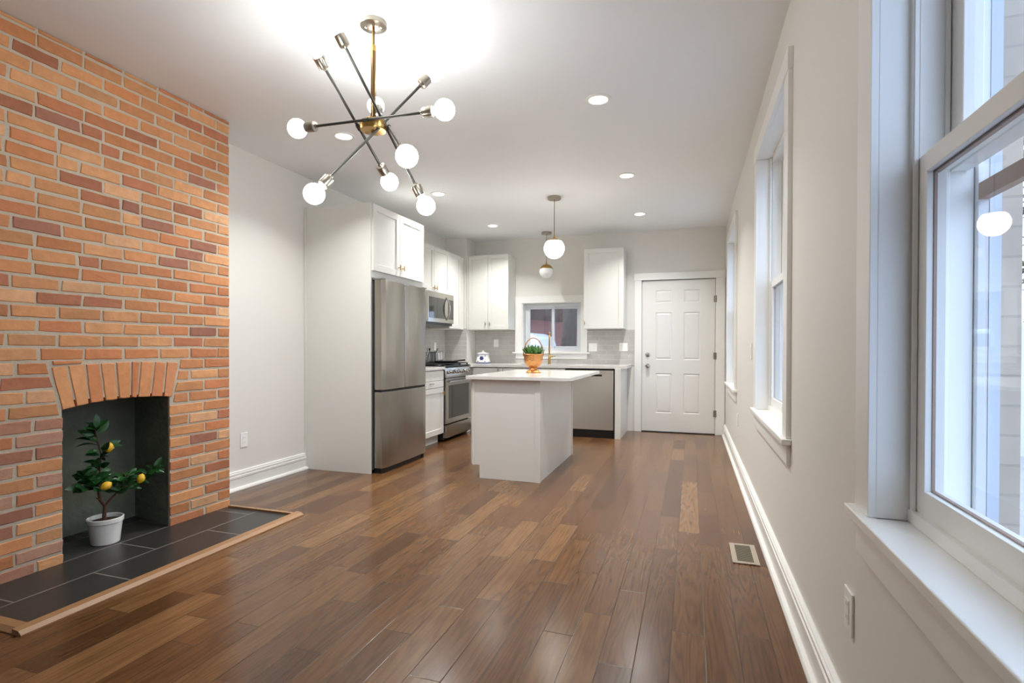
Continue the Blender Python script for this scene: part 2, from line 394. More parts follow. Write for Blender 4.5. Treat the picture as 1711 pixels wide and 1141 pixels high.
tag(build('wall_left', mb, WALL), 'pale greige painted wall behind the brick chimney and refrigerator', 'wall', kind='structure')
tag(build('wall_chase', MB().box(XL, -3.11, 7.23, YB, 0, H), WALL), 'boxed-in corner chase beside the upper cabinets', 'wall', kind='structure')
BWX0, BWX1, BWZ0, BWZ1 = -2.36, -1.48, 1.10, 1.80
DX0, DX1 = -.642, .297
mb = MB()
mb.box(XL - .1, BWX0, YB, YB + .3, 0, H); mb.box(BWX0, BWX1, YB, YB + .3, 0, BWZ0); mb.box(BWX0, BWX1, YB, YB + .3, BWZ1, H)
mb.box(BWX1, DX0 - .02, YB, YB + .3, 0, H); mb.box(DX0 - .02, DX1 + .02, YB, YB + .3, 2.07, H); mb.box(DX1 + .02, XR + .1, YB, YB + .3, 0, H)
tag(build('wall_back', mb, WALL), 'pale grey kitchen wall with the small slider window and white door', 'wall', kind='structure')
tag(build('wall_front', MB().box(XL - .1, XR + .1, YF - .1, YF, 0, H), WALL), 'plain greige wall opposite the kitchen', 'wall', kind='structure')
# outer masonry skin of the right wall (seen through the near window)
mb = wall_x(XR + .235, XR + .280, YF, YB + .3, 3.2, [(a - .012, b + .012, .62, WZ1 + .05) for a, b in WIN])
tag(build('wall_exterior', mb, [PBRICKY]), 'outer skin of whitewashed brick outside the tall windows', 'wall', kind='structure')

# ------------------------------------------------------------------ baseboards
def base_profile(x, d):   # d=+1 grows to +X, -1 to -X
    p = [(0, 0), (.042, 0), (.042, .008), (.036, .018), (.024, .024), (.020, .024), (.020, .092), (.024, .098), (.024, .112), (.017, .116), (.021, .122), (.021, .134), (.014, .138), (.016, .146), (.004, .152), (0, .152)]
    return [(x + d * a, b) for a, b in p]
tag(build('baseboard_right', MB().prism(base_profile(XR, -1), 'Y', YF, 7.52), TRIM), 'tall moulded white baseboard under the windows', 'baseboard', kind='structure')
tag(build('baseboard_left', MB().prism(base_profile(XL, 1), 'Y', 3.005, 4.19), TRIM), 'tall moulded white baseboard beside the chimney', 'baseboard', kind='structure')

# ------------------------------------------------------------------ tall windows
def tall_window(idx, y0, y1, label):
    r = thing('window_%d' % idx, label, 'window', (XR, (y0 + y1) / 2, WZ0), kind='structure')
    zt = .735; cw = .108
    F = FXn(XR)
    c = MB(); c.fbox(F, y1, y1 + cw, zt, WZ1, 0, .02); c.fbox(F, y0 - cw, y0, zt, WZ1, 0, .02)
    c.fbox(F, y0 - cw - .008, y1 + cw + .008, WZ1, WZ1 + .098, 0, .024)
    build('casing', c, TRIM, r, bevel=.002)
    # jamb lining
    j = MB()
    j.box(XR - .004, .50, y1, y1 + .011, zt, WZ1); j.box(XR - .004, .50, y0 - .011, y0, zt, WZ1); j.box(XR - .004, .50, y0 - .011, y1 + .011, WZ1, WZ1 + .011)
    j.box(.50, .605, y1 - .012, y1 + .011, WZ0, WZ1); j.box(.50, .605, y0 - .011, y0 + .012, WZ0, WZ1); j.box(.50, .605, y0, y1, WZ1 - .03, WZ1 + .011)
    # parting beads
    for yy, d in ((y1 - .012, -1), (y0 + .012, 1)):
        j.box(.487, .497, min(yy, yy + d * .008), max(yy, yy + d * .008), zt, WZ1)
        j.box(.548, .556, min(yy, yy + d * .010), max(yy, yy + d * .010), zt, WZ1)
    build('jamb', j, TRIM, r, bevel=.0015)
    s = MB(); s.box(XR - .04, .492, y0 - cw - .022, y0, zt - .026, zt); s.box(XR - .04, XR, y0, y1, zt - .026, zt); s.box(XR - .04, XR - .001, y1, y1 + cw + .022, zt - .026, zt)
    s.v = []; s.f = []; s.m = []; s.s = []
    s.prism([(XR - .04, y0 - cw - .022), (XR, y0 - cw - .022), (XR, y0), (.60, y0), (.60, y1), (XR, y1), (XR, y1 + cw + .022), (XR - .04, y1 + cw + .022)], 'Z', zt - .026, zt)
    build('window_sill', s, TRIM, r, bevel=.004, seg=3)
    build('apron', MB().fbox(F, y0 - cw, y1 + cw, zt - .118, zt - .026, 0, .018), TRIM, r, bevel=.003)
    build('sub_sill', MB().box(.486, .60, y0, y1, zt, zt + .030), TRIM, r, bevel=.002)
    # lower sash (room side)
    a, b = y0 + .004, y1 - .004; zb = zt + .030; zm0, zm1 = 1.538, 1.582
    q = MB(); st = .058
    q.box(.498, .536, b - st, b, zb, zm1); q.box(.498, .536, a, a + st, zb, zm1)
    q.box(.498, .538, a + st, b - st, zb, zb + .056); q.box(.496, .540, a + st, b - st, zm0, zm1)
    # glazing stop bevel
    q.box(.511, .518, b - st - .0022, b - st, zb + .05, zm0, 1); q.box(.511, .518, a + st, a + st + .0022, zb + .05, zm0, 1); q.box(.511, .520, a + st, b - st, zb + .056, zb + .0595, 1); q.box(.511, .522, a + st, b - st, zm0 - .005, zm0, 1)
    sash = build('sash', q, [TRIM, STORM], r, bevel=.0015)
    build('pane', MB().box(.508, .511, a + st - .004, b - st + .004, zb + .05, zm0 + .004), GLASS, sash)
    # upper sash (outer track)
    q = MB(); q.box(.558, .596, b - .012 - st, b - .012, 1.545, WZ1 - .03); q.box(.558, .596, a + .012, a + .012 + st, 1.545, WZ1 - .03)
    q.box(.556, .597, a + .012 + st, b - .012 - st, 1.545, 1.588); q.box(.558, .596, a + .012 + st, b - .012 - st, WZ1 - .085, WZ1 - .03)
    sash = build('sash', q, TRIM, r, bevel=.002)
    build('pane', MB().box(.576, .579, a + .06, b - .06, 1.58, WZ1 - .08), GLASS, sash)
    # storm window
    q = MB(); X0, X1 = .607, .628
    q.box(X0, X1, b - .022, b, zt - .02, WZ1, 1); q.box(X0, X1, a, a + .022, zt - .02, WZ1, 1)
    q.box(X0, X1, a + .022, b - .022, zt - .02, zt + .03); q.box(X0, X1, a + .022, b - .022, WZ1 - .04, WZ1, 1); q.box(X0, X1, a + .022, b - .022, 1.475, 1.512)
    sf = build('storm_frame', q, [STORM, SOFTBLUE], r, bevel=.0015)
    # outer reveal board
    q = MB(); q.box(.628, .66, y1 - .004, y1 + .012, .66, WZ1 + .05); q.box(.628, .66, y0 - .012, y0 + .004, .66, WZ1 + .05); q.box(.60, .66, y0 - .012, y1 + .012, WZ1 + .012, WZ1 + .05)
    q.box(.60, .76, y0 - .02, y1 + .02, .62, .70)
    build('outer_frame', q, CEMENT, r)
    return r
tall_window(1, *WIN[0], 'tall sash window with deep white sill, largest and closest to the camera')
tall_window(2, *WIN[1], 'tall sash window in the middle of the three')
tall_window(3, *WIN[2], 'tall sash window next to the white door')

# ------------------------------------------------------------------ back window
r = thing('window_4', 'small white sliding window over the kitchen counter', 'window', (-1.92, YB, 1.08), kind='structure')
F = FY(YB)
c = MB(); c.fbox(F, -2.465, BWX0, 1.08, 1.795, 0, .02); c.fbox(F, BWX1, -1.395, 1.08, 1.795, 0, .02); c.fbox(F, -2.475, -1.385, 1.795, 1.895, 0, .022)
build('casing', c, TRIM, r, bevel=.002)
c = MB(); c.fbox(F, -2.50, -1.36, 1.058, 1.082, -.12, .045); build('window_sill', c, TRIM, r, bevel=.003)
build('apron', MB().fbox(F, -2.46, -1.40, .985, 1.058, 0, .018), TRIM, r, bevel=.002)
c = MB(); y0, y1 = YB - .004, YB + .12
c.box(BWX0, BWX0 + .012, y0, y1, 1.08, 1.80); c.box(BWX1 - .012, BWX1, y0, y1, 1.08, 1.80); c.box(BWX0, BWX1, y0, y1, 1.788, 1.80)
build('jamb', c, TRIM, r)
fx0, fx1, fz0, fz1 = BWX0 + .012, BWX1 - .012, 1.085, 1.785
c = MB(); y0, y1 = YB + .085, YB + .17
c.box(fx0, fx0 + .045, y0, y1, fz0, fz1); c.box(fx1 - .045, fx1, y0, y1, fz0, fz1); c.box(fx0 + .045, fx1 - .045, y0, y1, fz0, fz0 + .05); c.box(fx0 + .045, fx1 - .045, y0, y1, fz1 - .04, fz1)
build('window_frame', c, SOFTBLUE, r, bevel=.002)
mx = -1.925
def sash_rect(x0, x1, y0, y1, st):
    c = MB(); c.box(x0, x0 + st, y0, y1, fz0 + .05, fz1 - .04); c.box(x1 - st, x1, y0, y1, fz0 + .05, fz1 - .04)
    c.box(x0 + st, x1 - st, y0, y1, fz0 + .05, fz0 + .05 + st); c.box(x0 + st, x1 - st, y0, y1, fz1 - .04 - st, fz1 - .04); return c
s = build('sash', sash_rect(fx0 + .045, mx + .025, YB + .09, YB + .12, .032), SOFTBLUE, r, bevel=.0015)
build('pane', MB().box(fx0 + .07, mx, YB + .103, YB + .107, fz0 + .075, fz1 - .065), GLASS, s)
s = build('sash', sash_rect(mx - .025, fx1 - .045, YB + .125, YB + .155, .032), SOFTBLUE, r, bevel=.0015)
build('pane', MB().box(mx, fx1 - .07, YB + .138, YB + .142, fz0 + .075, fz1 - .065), GLASS, s)

# ------------------------------------------------------------------ back door
r = thing('door_1', 'white six-panel back door with steel knob and deadbolt', 'door', ((DX0 + DX1) / 2, YB, 0), kind='structure')
F = FY(YB)
c = MB(); c.fbox(F, -.739, DX0 - .004, 0, 2.066, 0, .022); c.fbox(F, DX1 + .004, .416, 0, 2.066, 0, .022); c.fbox(F, -.747, .422, 2.066, 2.162, 0, .026)
build('door_frame', c, TRIM, r, bevel=.002)
F = FY(YB + .012)
def six_panel():
    mb = MB(); u0, u1, v0, v1 = DX0, DX1, .012, 2.056
    cols = [(-.462, -.248), (-.098, .112)]; rows = [(.262, .80), (.985, 1.625), (1.755, 1.925)]
    mb.fbox(F, u0, u1, v0, v1, -.045, -.012)
    us = [u0] + [x for c in cols for x in c] + [u1]; vs = [v0] + [x for c in rows for x in c] + [v1]
    for i in range(5):
        for j in range(7):
            if i % 2 == 1 and j % 2 == 1: continue
            mb.fbox(F, us[i], us[i + 1], vs[j], vs[j + 1], -.012, 0)
    for a, b in cols:
        for p, q in rows:
            g = .010; e = .030
            A = [(a, p), (b, p), (b, q), (a, q)]; 
            o = [F(a, p, 0), F(b, p, 0), F(b, q, 0), F(a, q, 0)]
            i1 = [F(a + g, p + g, -.011), F(b - g, p + g, -.011), F(b - g, q - g, -.011), F(a + g, q - g, -.011)]
            i2 = [F(a + e, p + e, -.002), F(b - e, p + e, -.002), F(b - e, q - e, -.002), F(a + e, q - e, -.002)]
            mb.add(o + i1 + i2, [(k, (k + 1) % 4, 4 + (k + 1) % 4, 4 + k) for k in range(4)] + [(4 + k, 4 + (k + 1) % 4, 8 + (k + 1) % 4, 8 + k) for k in range(4)] + [(8, 9, 10, 11)])
    return mb
d = build('door_leaf', six_panel(), DOORM, r)
k = MB(); k.lathe([(.0, 0), (.031, 0), (.031, .006), (.013, .010), (.013, .032), (.024, .038), (.029, .052), (.026, .066), (.012, .072), (0, .072)], (-.566, YB + .012, .90), 24, axis=(0, -1, 0))
build('door_handle', k, CHROME, d)
k = MB(); k.lathe([(0, 0), (.030, 0), (.030, .010), (.024, .014), (0, .014)], (-.566, YB + .012, 1.052), 24, axis=(0, -1, 0)); k.box(-.570, -.562, YB - .022, YB - .002, 1.036, 1.068)
build('deadbolt', k, CHROME, d)
for z in (1.79, 1.04, .28):
    h = MB(); h.tube([(DX1 + .004, YB - .028, z - .045), (DX1 + .004, YB - .028, z + .045)], .007, 10); h.box(DX1 - .02, DX1 + .02, YB - .024, YB - .020, z - .043, z + .043)
    build('hinge', h, NICKEL, r)
build('threshold', MB().box(DX0, DX1, YB - .02, YB + .25, 0, .009), BLACK, r)
build('door_backing', MB().box(DX0 - .02, DX1 + .02, YB + .06, YB + .28, 0, 2.07), DOORM, r)

# ------------------------------------------------------------------ backsplash
b = MB(); b.box(-3.11, -2.465, YB - .009, YB, .905, 1.40); b.box(-2.465, -1.395, YB - .009, YB, .905, .985); b.box(-1.395, -.742, YB - .009, YB, .905, 1.395)
b.box(-3.11, -2.50, YB - .0088, YB, 1.06, 1.06001)
tag(build('trim_1', b, SUBX), 'grey subway tile backsplash along the window wall', 'tile backsplash', kind='structure')
b = MB(); b.box(XL, XL + .009, 5.18, 7.23, .905, 1.42)
tag(build('trim_2', b, SUBY), 'grey subway tile backsplash behind the range', 'tile backsplash', kind='structure')
b = MB(); b.box(XL + .009, -3.101, 7.221, 7.23, .905, 1.42); 
tag(build('trim_3', b, SUBX), 'grey subway tile on the corner chase', 'tile backsplash', kind='structure')

# ================================================================== FIREPLACE
BX = -3.118; BY0, BY1 = 1.43, 3.0; HB = H - .003
fp = thing('fireplace', 'orange brick chimney breast with open dark firebox', 'fireplace', (-3.2, 2.215, 0), kind='thing')
archT = [(1.870, 1.035), (1.948, 1.042), (2.037, 1.047), (2.115, 1.050), (2.200, 1.053), (2.289, 1.055), (2.346, 1.054), (2.436, 1.051), (2.514, 1.048), (2.600, 1.042)]
archB = [(1.922, .812), (1.991, .823), (2.061, .833), (2.141, .840), (2.216, .844), (2.288, .846), (2.328, .845), (2.410, .842), (2.492, .836), (2.555, .829)]
core = MB()
core.box(-3.131, BX, BY0, 1.924, 0, HB); core.box(-3.131, BX, 2.537, BY1, 0, HB); core.box(-3.131, BX, 1.924, 2.537, .86, HB)
core.box(-3.449, -3.131, BY1 - .05, BY1 - .004, 0, HB); core.box(-3.449, -3.131, BY0, BY0 + .05, 0, HB); core.box(-3.449, -3.131, BY0, BY1 - .004, H - .05, HB)
build('chimney_mortar', core, MORTAR, fp)
PAL = [((212, 146, 94), 5), ((208, 138, 88), 5), ((215, 153, 102), 4), ((201, 126, 81), 4), ((184, 114, 80), 2.2), ((172, 112, 88), 1.4), ((221, 165, 118), 1.5), ((205, 131, 80), 3)]
def tone(rng, shift=0):
    c = rng.choices([p[0] for p in PAL], [p[1] for p in PAL])[0]
    k = rng.uniform(.93, 1.07); g = sum(c) / 3; return lin(*[max(0, min(255, (v * .9 + g * .1) * k * .985 + shift)) for v in c])
rng = random.Random(3)
bm = bmesh.new(); lay = bm.loops.layers.float_color.new('tone')
org = Vector(fp['_org'])
def brick(pts, depth, colr, ch=.0034, back=BX - .004):
    """pts: 4 (y,z) corners; front face at BX+depth with chamfered rim"""
    cy = sum(p[0] for p in pts) / 4; cz = sum(p[1] for p in pts) / 4
    q_ = []
    for k in range(4):
        (ya, za), (yb, zb) = pts[k], pts[(k + 1) % 4]; nseg = 6 if abs(yb - ya) + abs(zb - za) > .09 else 2
        dx, dz_ = yb - ya, zb - za; L_ = math.hypot(dx, dz_)
        for m_ in range(nseg):
            t = m_ / nseg; o_ = rng.uniform(-.0016, .0011) - (.0022 * rng.random() if m_ == 0 else 0)
            q_.append((ya + dx * t + dz_ / L_ * o_, za + dz_ * t - dx / L_ * o_))
    pts = q_; NP = len(pts)
    ring0 = [Vector((back, y, z)) for y, z in pts]
    ring1 = [Vector((BX + depth - ch * rng.uniform(.6, 1.3), y, z)) for y, z in pts]
    ring2 = []
    for y, z in pts:
        hy = max(abs(p[0] - cy) for p in pts); hz = max(abs(p[1] - cz) for p in pts)
        ky = 1 - ch * rng.uniform(.7, 1.5) / hy; kz = 1 - ch * rng.uniform(.7, 1.5) / hz
        a, c = (cy - y) * (1 - ky), (cz - z) * (1 - kz)
        ring2.append(Vector((BX + depth + rng.uniform(-.001, .001), y + a, z + c)))
    vs = [[bm.verts.new(p - org) for p in rg] for rg in (ring0, ring1, ring2)]
    fs = []
    for a, b in ((0, 1), (1, 2)):
        for k in range(NP): fs.append(bm.faces.new((vs[a][k], vs[a][(k + 1) % NP], vs[b][(k + 1) % NP], vs[b][k])))
    fs.append(bm.faces.new(vs[2]))
    for f in fs:
        for l in f.loops: l[lay] = colr
def interp(line, z):   # y on a line through 2 points at height z
    (y0, z0), (y1, z1) = line; t = (z - z0) / (z1 - z0); return y0 + t * (y1 - y0)
CH, MJ = .0714, .0140
LA = ((1.922 - .012, .812), (1.870 - .012, 1.035)); RA = ((2.555 + .010, .829), (2.600 + .012, 1.042))
for i in range(39):
    z0 = .004 + i * CH; z1 = min(z0 + CH - MJ, H - .004)
    if z1 - z0 < .012: continue
    k = i % 2
    L0 = .098 if k else .205
    def run(ya, yb, first):
        """bricks from yb (right) towards ya (left); no slivers"""
        out = []; y = yb; nxt = first
        while y > ya + .003:
            ln = nxt * rng.uniform(.97, 1.03); nxt = .205
            if rng.random() < .05 and out: ln *= .5
            y0 = y - ln
            if y0 - ya < .055: y0 = ya
            out.append((y0, y)); y = y0 - MJ * rng.uniform(.7, 1.1)
        return out
    if z1 < .81: cutl = (1.925, 1.925); cutr = (2.535, 2.535)
    elif z0 < 1.03:
        cutl = tuple(interp(LA, max(.80, z)) for z in (z0, z1)); cutr = tuple(interp(RA, max(.815, z)) for z in (z0, z1))
    else: cutl = cutr = None
    rows = []
    if cutl:
        rr_ = run(max(cutr), BY1, L0); rows += [((a, a), (b, b)) if n_ < len(rr_) - 1 else (cutr, (b, b)) for n_, (a, b) in enumerate(rr_)]
        ll_ = run(BY0, min(cutl), .205 if k else .12); rows += [((a, a), (b, b)) if n_ > 0 else ((a, a), cutl) for n_, (a, b) in enumerate(ll_)]
    else:
        rows = [((a, a), (b, b)) for a, b in run(BY0, BY1, L0)]
    for (a0, a1), (b0, b1) in rows:
        j = lambda: rng.uniform(-.0028, .0028)
        worn = cutl is not None and b0 <= 1.93 and z1 < .79 and rng.random() < .5   # sooty, limed bricks by the opening
        ej = rng.uniform(0, .006) if b0 >= BY1 - .001 else 0
        brick([(a0 + j(), z0 + j()), (b0 + j() - ej, z0 + j()), (b1 + j() - ej, z1 + j()), (a1 + j(), z1 + j())], rng.uniform(.0025, .0060), lin(*rng.choice([(178, 128, 104), (186, 142, 118), (168, 116, 92)])) if worn else tone(rng))
# filler course just above the arch
for a, b in ((1.885, 2.02),):
    brick([(a, 1.047), (b, 1.053), (b, 1.068), (a - .006, 1.068)], .008, tone(rng))
me = bpy.data.meshes.new('brickwork'); bmesh.ops.recalc_face_normals(bm, faces=bm.faces); bm.to_mesh(me); bm.free(); me.materials.append(BRICK)
o = bpy.data.objects.new('brickwork', me); COL.objects.link(o); o.parent = fp
bm = bmesh.new(); lay = bm.loops.layers.float_color.new('tone')
for i in range(9):
    g = .0055
    c = lin(*[(218, 156, 106), (220, 158, 108), (208, 138, 92), (216, 152, 102), (214, 148, 98), (204, 132, 88), (216, 150, 102), (208, 138, 94), (212, 146, 104)][i])
    bl, br = archB[i], archB[i + 1]; tl, tr = archT[i], archT[i + 1]
    brick([(bl[0] + g, bl[1]), (br[0] - g, br[1]), (tr[0] - g, tr[1]), (tl[0] + g, tl[1])], .0045 + rng.uniform(0, .003), c, back=BX - .09)
me = bpy.data.meshes.new('brick_arch'); bmesh.ops.recalc_face_normals(bm, faces=bm.faces); bm.to_mesh(me); bm.free(); me.materials.append(BRICK)
o = bpy.data.objects.new('brick_arch', me); COL.objects.link(o); o.parent = fp; o['label'] = 'arch of upright bricks over the opening'
# firebox lining
fb = MB(); n = 8
P = [(-3.1312, 1.922), (-3.525, 1.85), (-3.525, 2.615), (-3.1312, 2.539)]
Q = [(-3.1185, 1.90), (-3.56, 1.82), (-3.56, 2.65), (-3.1185, 2.56)]
zt = 1.05
vs = [(x, y, .006) for x, y in P] + [(x, y, zt) for x, y in P]
fb.add(vs, [(0, 1, 5, 4), (1, 2, 6, 5), (2, 3, 7, 6), (4, 5, 6, 7)])
build('firebox', fb, FIREBOX, fp)['label'] = 'dark plastered firebox lining'

# ------------------------------------------------------------------ hearth
hr = thing('hearth', 'black tile hearth with light wood edging on the floor', 'hearth', (-2.85, 2.2, 0))
hb = MB(); hb.box(-3.53, -2.548, 1.445, 2.968, 0, .012)
build('slate_tiles', hb, SLATE, hr)
tr = MB()
prof = [(-2.551, 0), (-2.497, 0), (-2.497, .006), (-2.515, .020), (-2.551, .024)]
tr.prism(prof, 'Y', 1.392, 3.02)
build('wood_edging', tr, OAKTRIM, hr)
tr = MB(); tr.prism([(2.968, 0), (3.02, 0), (3.02, .006), (3.003, .020), (2.968, .024)], 'X', -3.10, -2.548)
build('wood_edging', tr, OAKTRIM, hr)
tr = MB(); tr.prism([(1.445, 0), (1.392, 0), (1.392, .006), (1.41, .020), (1.445, .024)], 'X', -3.10, -2.548)
build('wood_edging', tr, OAKTRIM, hr)

# ------------------------------------------------------------------ lemon tree
def leaf(mb, base, d, up, ln, wd, curl=.25, mi=0):
    d = Vector(d).normalized(); s = d.cross(Vector(up)); 
    if s.length < .05: s = d.cross(Vector((1, .3, 0)))
    s.normalize(); nrm = s.cross(d).normalized(); base = Vector(base); vs = []; fs = []
    N = 5
    for i in range(N + 1):
        t = i / N; wv = wd * math.sin(PI * (t * .93 + .05)) ** .8 * .5
        c = base + d * (ln * t) - nrm * (curl * ln * t * t) 
        vs += [c + s * wv + nrm * wv * .35, c, c - s * wv + nrm * wv * .35]
    for i in range(N):
        a = i * 3; fs += [(a, a + 1, a + 4, a + 3), (a + 1, a + 2, a + 5, a + 4)]
    mb.add(vs, fs, mi, True)
PC = (-3.21, 2.205)
lt = thing('potted_lemon_tree', 'small lemon tree in a white pot inside the firebox', 'potted plant', (PC[0], PC[1], .012))
z0 = .012
pot = MB(); pot.lathe([(0, 0), (.066, 0), (.070, .004), (.083, .120), (.089, .124), (.090, .146), (.086, .149), (.081, .146), (.078, .124), (.070, .03), (0, .03)], (PC[0], PC[1], z0), 40)
build('pot', pot, CERAM, lt)
so = MB(); so.lathe([(.0795, .1255), (.05, .131), (.02, .134), (0, .135)], (PC[0], PC[1], z0), 24); build('soil', so, SOIL, lt)
P0 = Vector((-3.21, 2.198, .135)); FK = Vector((-3.212, 2.205, .222))
def V(y, z, x=-3.21): return Vector((x, y, z))
trunk = MB()
trunk.tube([P0, V(2.20, .18), FK], [.011, .010, .0095], 10)
main = [FK, V(2.178, .262), V(2.170, .30), V(2.166, .36), V(2.174, .44, -3.205), V(2.176, .53, -3.2), V(2.16, .62), V(2.150, .68)]
trunk.tube(main, [.0085, .0075, .0075, .006, .005, .004, .003, .002], 8)
side = [FK, V(2.235, .255), V(2.27, .29, -3.2), V(2.33, .315, -3.19), V(2.41, .348, -3.18), V(2.475, .385, -3.17)]
trunk.tube(side, [.007, .006, .0055, .0045, .0035, .002], 8)
trunk.tube([V(2.178, .262), V(2.15, .285, -3.2)], [.005, .003], 6)
lf = [V(2.17, .38), V(2.12, .40, -3.19), V(2.06, .43, -3.17)]; trunk.tube(lf, [.004, .003, .002], 6)
lf2 = [V(2.168, .345), V(2.11, .35, -3.2), V(2.05, .375, -3.18)]; trunk.tube(lf2, [.004, .003, .002], 6)
mf = [V(2.27, .29, -3.2), V(2.27, .35, -3.14), V(2.26, .40, -3.11)]; trunk.tube(mf, [.004, .003, .002], 6)
build('trunk', trunk, BARK, lt)
lr = random.Random(11); lm = MB()
def along(path, t):
    k = t * (len(path) - 1); i = min(int(k), len(path) - 2); return path[i].lerp(path[i + 1], k - i), (path[i + 1] - path[i]).normalized()
def leaves(path, n, t0, t1, ln=.065):
    for i in range(n):
        p, d = along(path, t0 + (t1 - t0) * (i + lr.random() * .6) / n)
        a = lr.uniform(0, 2 * PI); e = Vector((math.cos(a), math.sin(a), lr.uniform(-.25, .45)))
        dd = (e + d * .5).normalized(); l = ln * lr.uniform(.75, 1.25)
        leaf(lm, p + dd * .008, dd, (lr.uniform(-.1, 1.3), lr.uniform(-.8, .5), lr.uniform(.1, 1)), l, l * .48, lr.uniform(.1, .4))
leaves(main, 30, .36, 1, .078); leaves(main, 14, .34, .6, .07); leaves(side, 44, .32, 1, .062); leaves(lf, 22, .15, 1, .066); leaves(lf2, 20, .15, 1, .064); leaves(mf, 24, .2, 1, .062)
for p, d in [((-3.2, 2.148, .685), (.1, .05, 1)), ((-3.2, 2.15, .67), (.1, -.9, .35)), ((-3.2, 2.15, .68), (.2, .7, .7)), ((-3.17, 2.48, .385), (.1, .5, .9)), ((-3.17, 2.48, .385), (.2, .9, .2)), ((-3.17, 2.2, .565), (.1, 1, .1)), ((-3.2, 2.17, .55), (.1, -1, .1)), ((-3.2, 2.18, .52), (.2, .9, .6))]:
    leaf(lm, p, d, (0.4, 0, 1), .075, .036, .15)
build('foliage', lm, LEAF, lt)
for c, ax in (((-3.165, 2.195, .566), (.1, .2, 1)), ((-3.115, 2.145, .362), (.2, .8, .4)), ((-3.135, 2.36, .352), (.1, .4, 1))):
    m_ = MB(); m_.lathe([(0, -.029), (.006, -.0275), (.013, -.023), (.0215, -.010), (.0225, 0), (.0215, .010), (.013, .023), (.006, .0265), (.004, .029), (0, .030)], c, 20, axis=ax)
    build('lemon', m_, LEMON, lt)['label'] = 'yellow lemon fruit'

# ================================================================== CHANDELIER
HUB = Vector((-1.492, 2.312, 2.245))
ch = thing('chandelier', 'brass sputnik chandelier with ten lit globe bulbs', 'chandelier', (HUB.x, HUB.y, H))
cn = MB(); cn.lathe([(0, -.022), (.061, -.022), (.064, -.020), (.064, 0)], (HUB.x, HUB.y, H), 36)
for s in (-1, 1): cn.lathe([(0, -.026), (.005, -.026), (.006, -.022)], (HUB.x + s * .035, HUB.y + s * .012, H), 10)
build('canopy', cn, NICKEL, ch)
st = MB(); st.lathe([(.0125, 2.60), (.0125, 2.255)], (HUB.x, HUB.y, 0), 16); st.lathe([(.0075, H - .02), (.0075, 2.60)], (HUB.x, HUB.y, 0), 12)
build('stem', st, DBRASS, ch)
st = MB(); st.lathe([(.0135, 2.598), (.0135, 2.625), (.008, 2.632)], (HUB.x, HUB.y, 0), 16); build('collar', st, BRASS, ch)
hbm = MB(); hbm.lathe([(0, .010), (.060, .010), (.064, .006), (.064, -.030), (.060, -.036), (.012, -.038), (.011, -.046), (.006, -.050), (0, -.051)], HUB, 40)
build('hub', hbm, BRASS, ch)
RODS = [((-1.900, 2.256, 2.251), (-1.072, 2.241, 2.226)), ((-1.575, 1.954, 2.464), (-1.572, 2.594, 2.049)), ((-1.605, 2.150, 2.668), (-1.293, 2.485, 1.868)), ((-1.637, 2.054, 1.843), (-1.267, 2.521, 2.565)), ((-1.141, 2.020, 1.948), (-1.701, 2.661, 2.510))]
for A, B_ in RODS:
    A = Vector(A); B_ = Vector(B_); d = (B_ - A).normalized()
    R0 = A + d * .115; R1 = B_ - d * .115
    m_ = MB(); m_.tube([R0, R1], .0066, 12)
    # short clamp joining the rod to the hub
    t = max(0, min((R1 - R0).length, (HUB - R0).dot(d))); cp = R0 + d * t
    m_.tube([cp - d * .014, cp + d * .014], .0105, 12); m_.tube([cp, HUB + (cp - HUB) * .35], .0045, 8)
    rod = build('rod', m_, GUN, ch)
    for e, s in ((A, -1), (B_, 1)):
        q = MB(); b0 = e - d * s * .115; a = d * s
        q.lathe([(0, -.006), (.010, -.006), (.011, .002), (.024, .006), (.026, .010), (.026, .058), (.022, .060), (.021, .04), (0, .04)], b0, 20, axis=a)
        build('socket', q, NICKEL, rod)
        q = MB(); q.lathe([(.012, .048), (.014, .062), (.022, .075)] + [(.0475 * math.sin(u), .115 - .0475 * math.cos(u)) for u in [PI * (.17 + .83 * k / 14) for k in range(15)]], b0, 24, axis=a)
        build('bulb', q, BULBM, rod)

# ------------------------------------------------------------------ recessed lights
def recessed(x, y, label, src=None):
    if src is None:
        r = thing('recessed_light', label, 'ceiling light', (x, y, H), 'recessed lights in the ceiling')
        q = MB(); q.lathe([(.058, -.003), (.062, -.007), (.082, -.005), (.084, 0)], (x, y, H), 32); build('trim_ring', q, TRIM, r)
        q = MB(); q.lathe([(0, -.004), (.058, -.004)], (x, y, H), 32); build('lens', q, LENSM, r)
        return r
    r = copy_tree(src); r.location = (x, y, H); r['label'] = label; return r
src = None
for x, y, lb in ((-.575, 3.473, 'lit round recessed ceiling light, largest of the row near the windows'), (-.575, 5.08, 'lit round recessed ceiling light, second of three in the row near the windows'), (-.59, 6.58, 'lit round recessed ceiling light in front of the back door'),
                 (-2.50, 3.473, 'lit round recessed ceiling light seen among the chandelier arms'), (-2.50, 5.08, 'lit round recessed ceiling light above the refrigerator cabinet'), (-2.47, 6.62, 'lit round recessed ceiling light above the range corner')):
    o = recessed(x, y, lb, src); src = src or o
    l = bpy.data.lights.new('downlight', 'AREA'); l.shape = 'DISK'; l.size = .11; l.energy = DOWN; l.color = (.99, 1, .985); l.spread = math.radians(125)
    lo = bpy.data.objects.new('downlight', l); COL.objects.link(lo); lo.location = (x, y, H - .012)

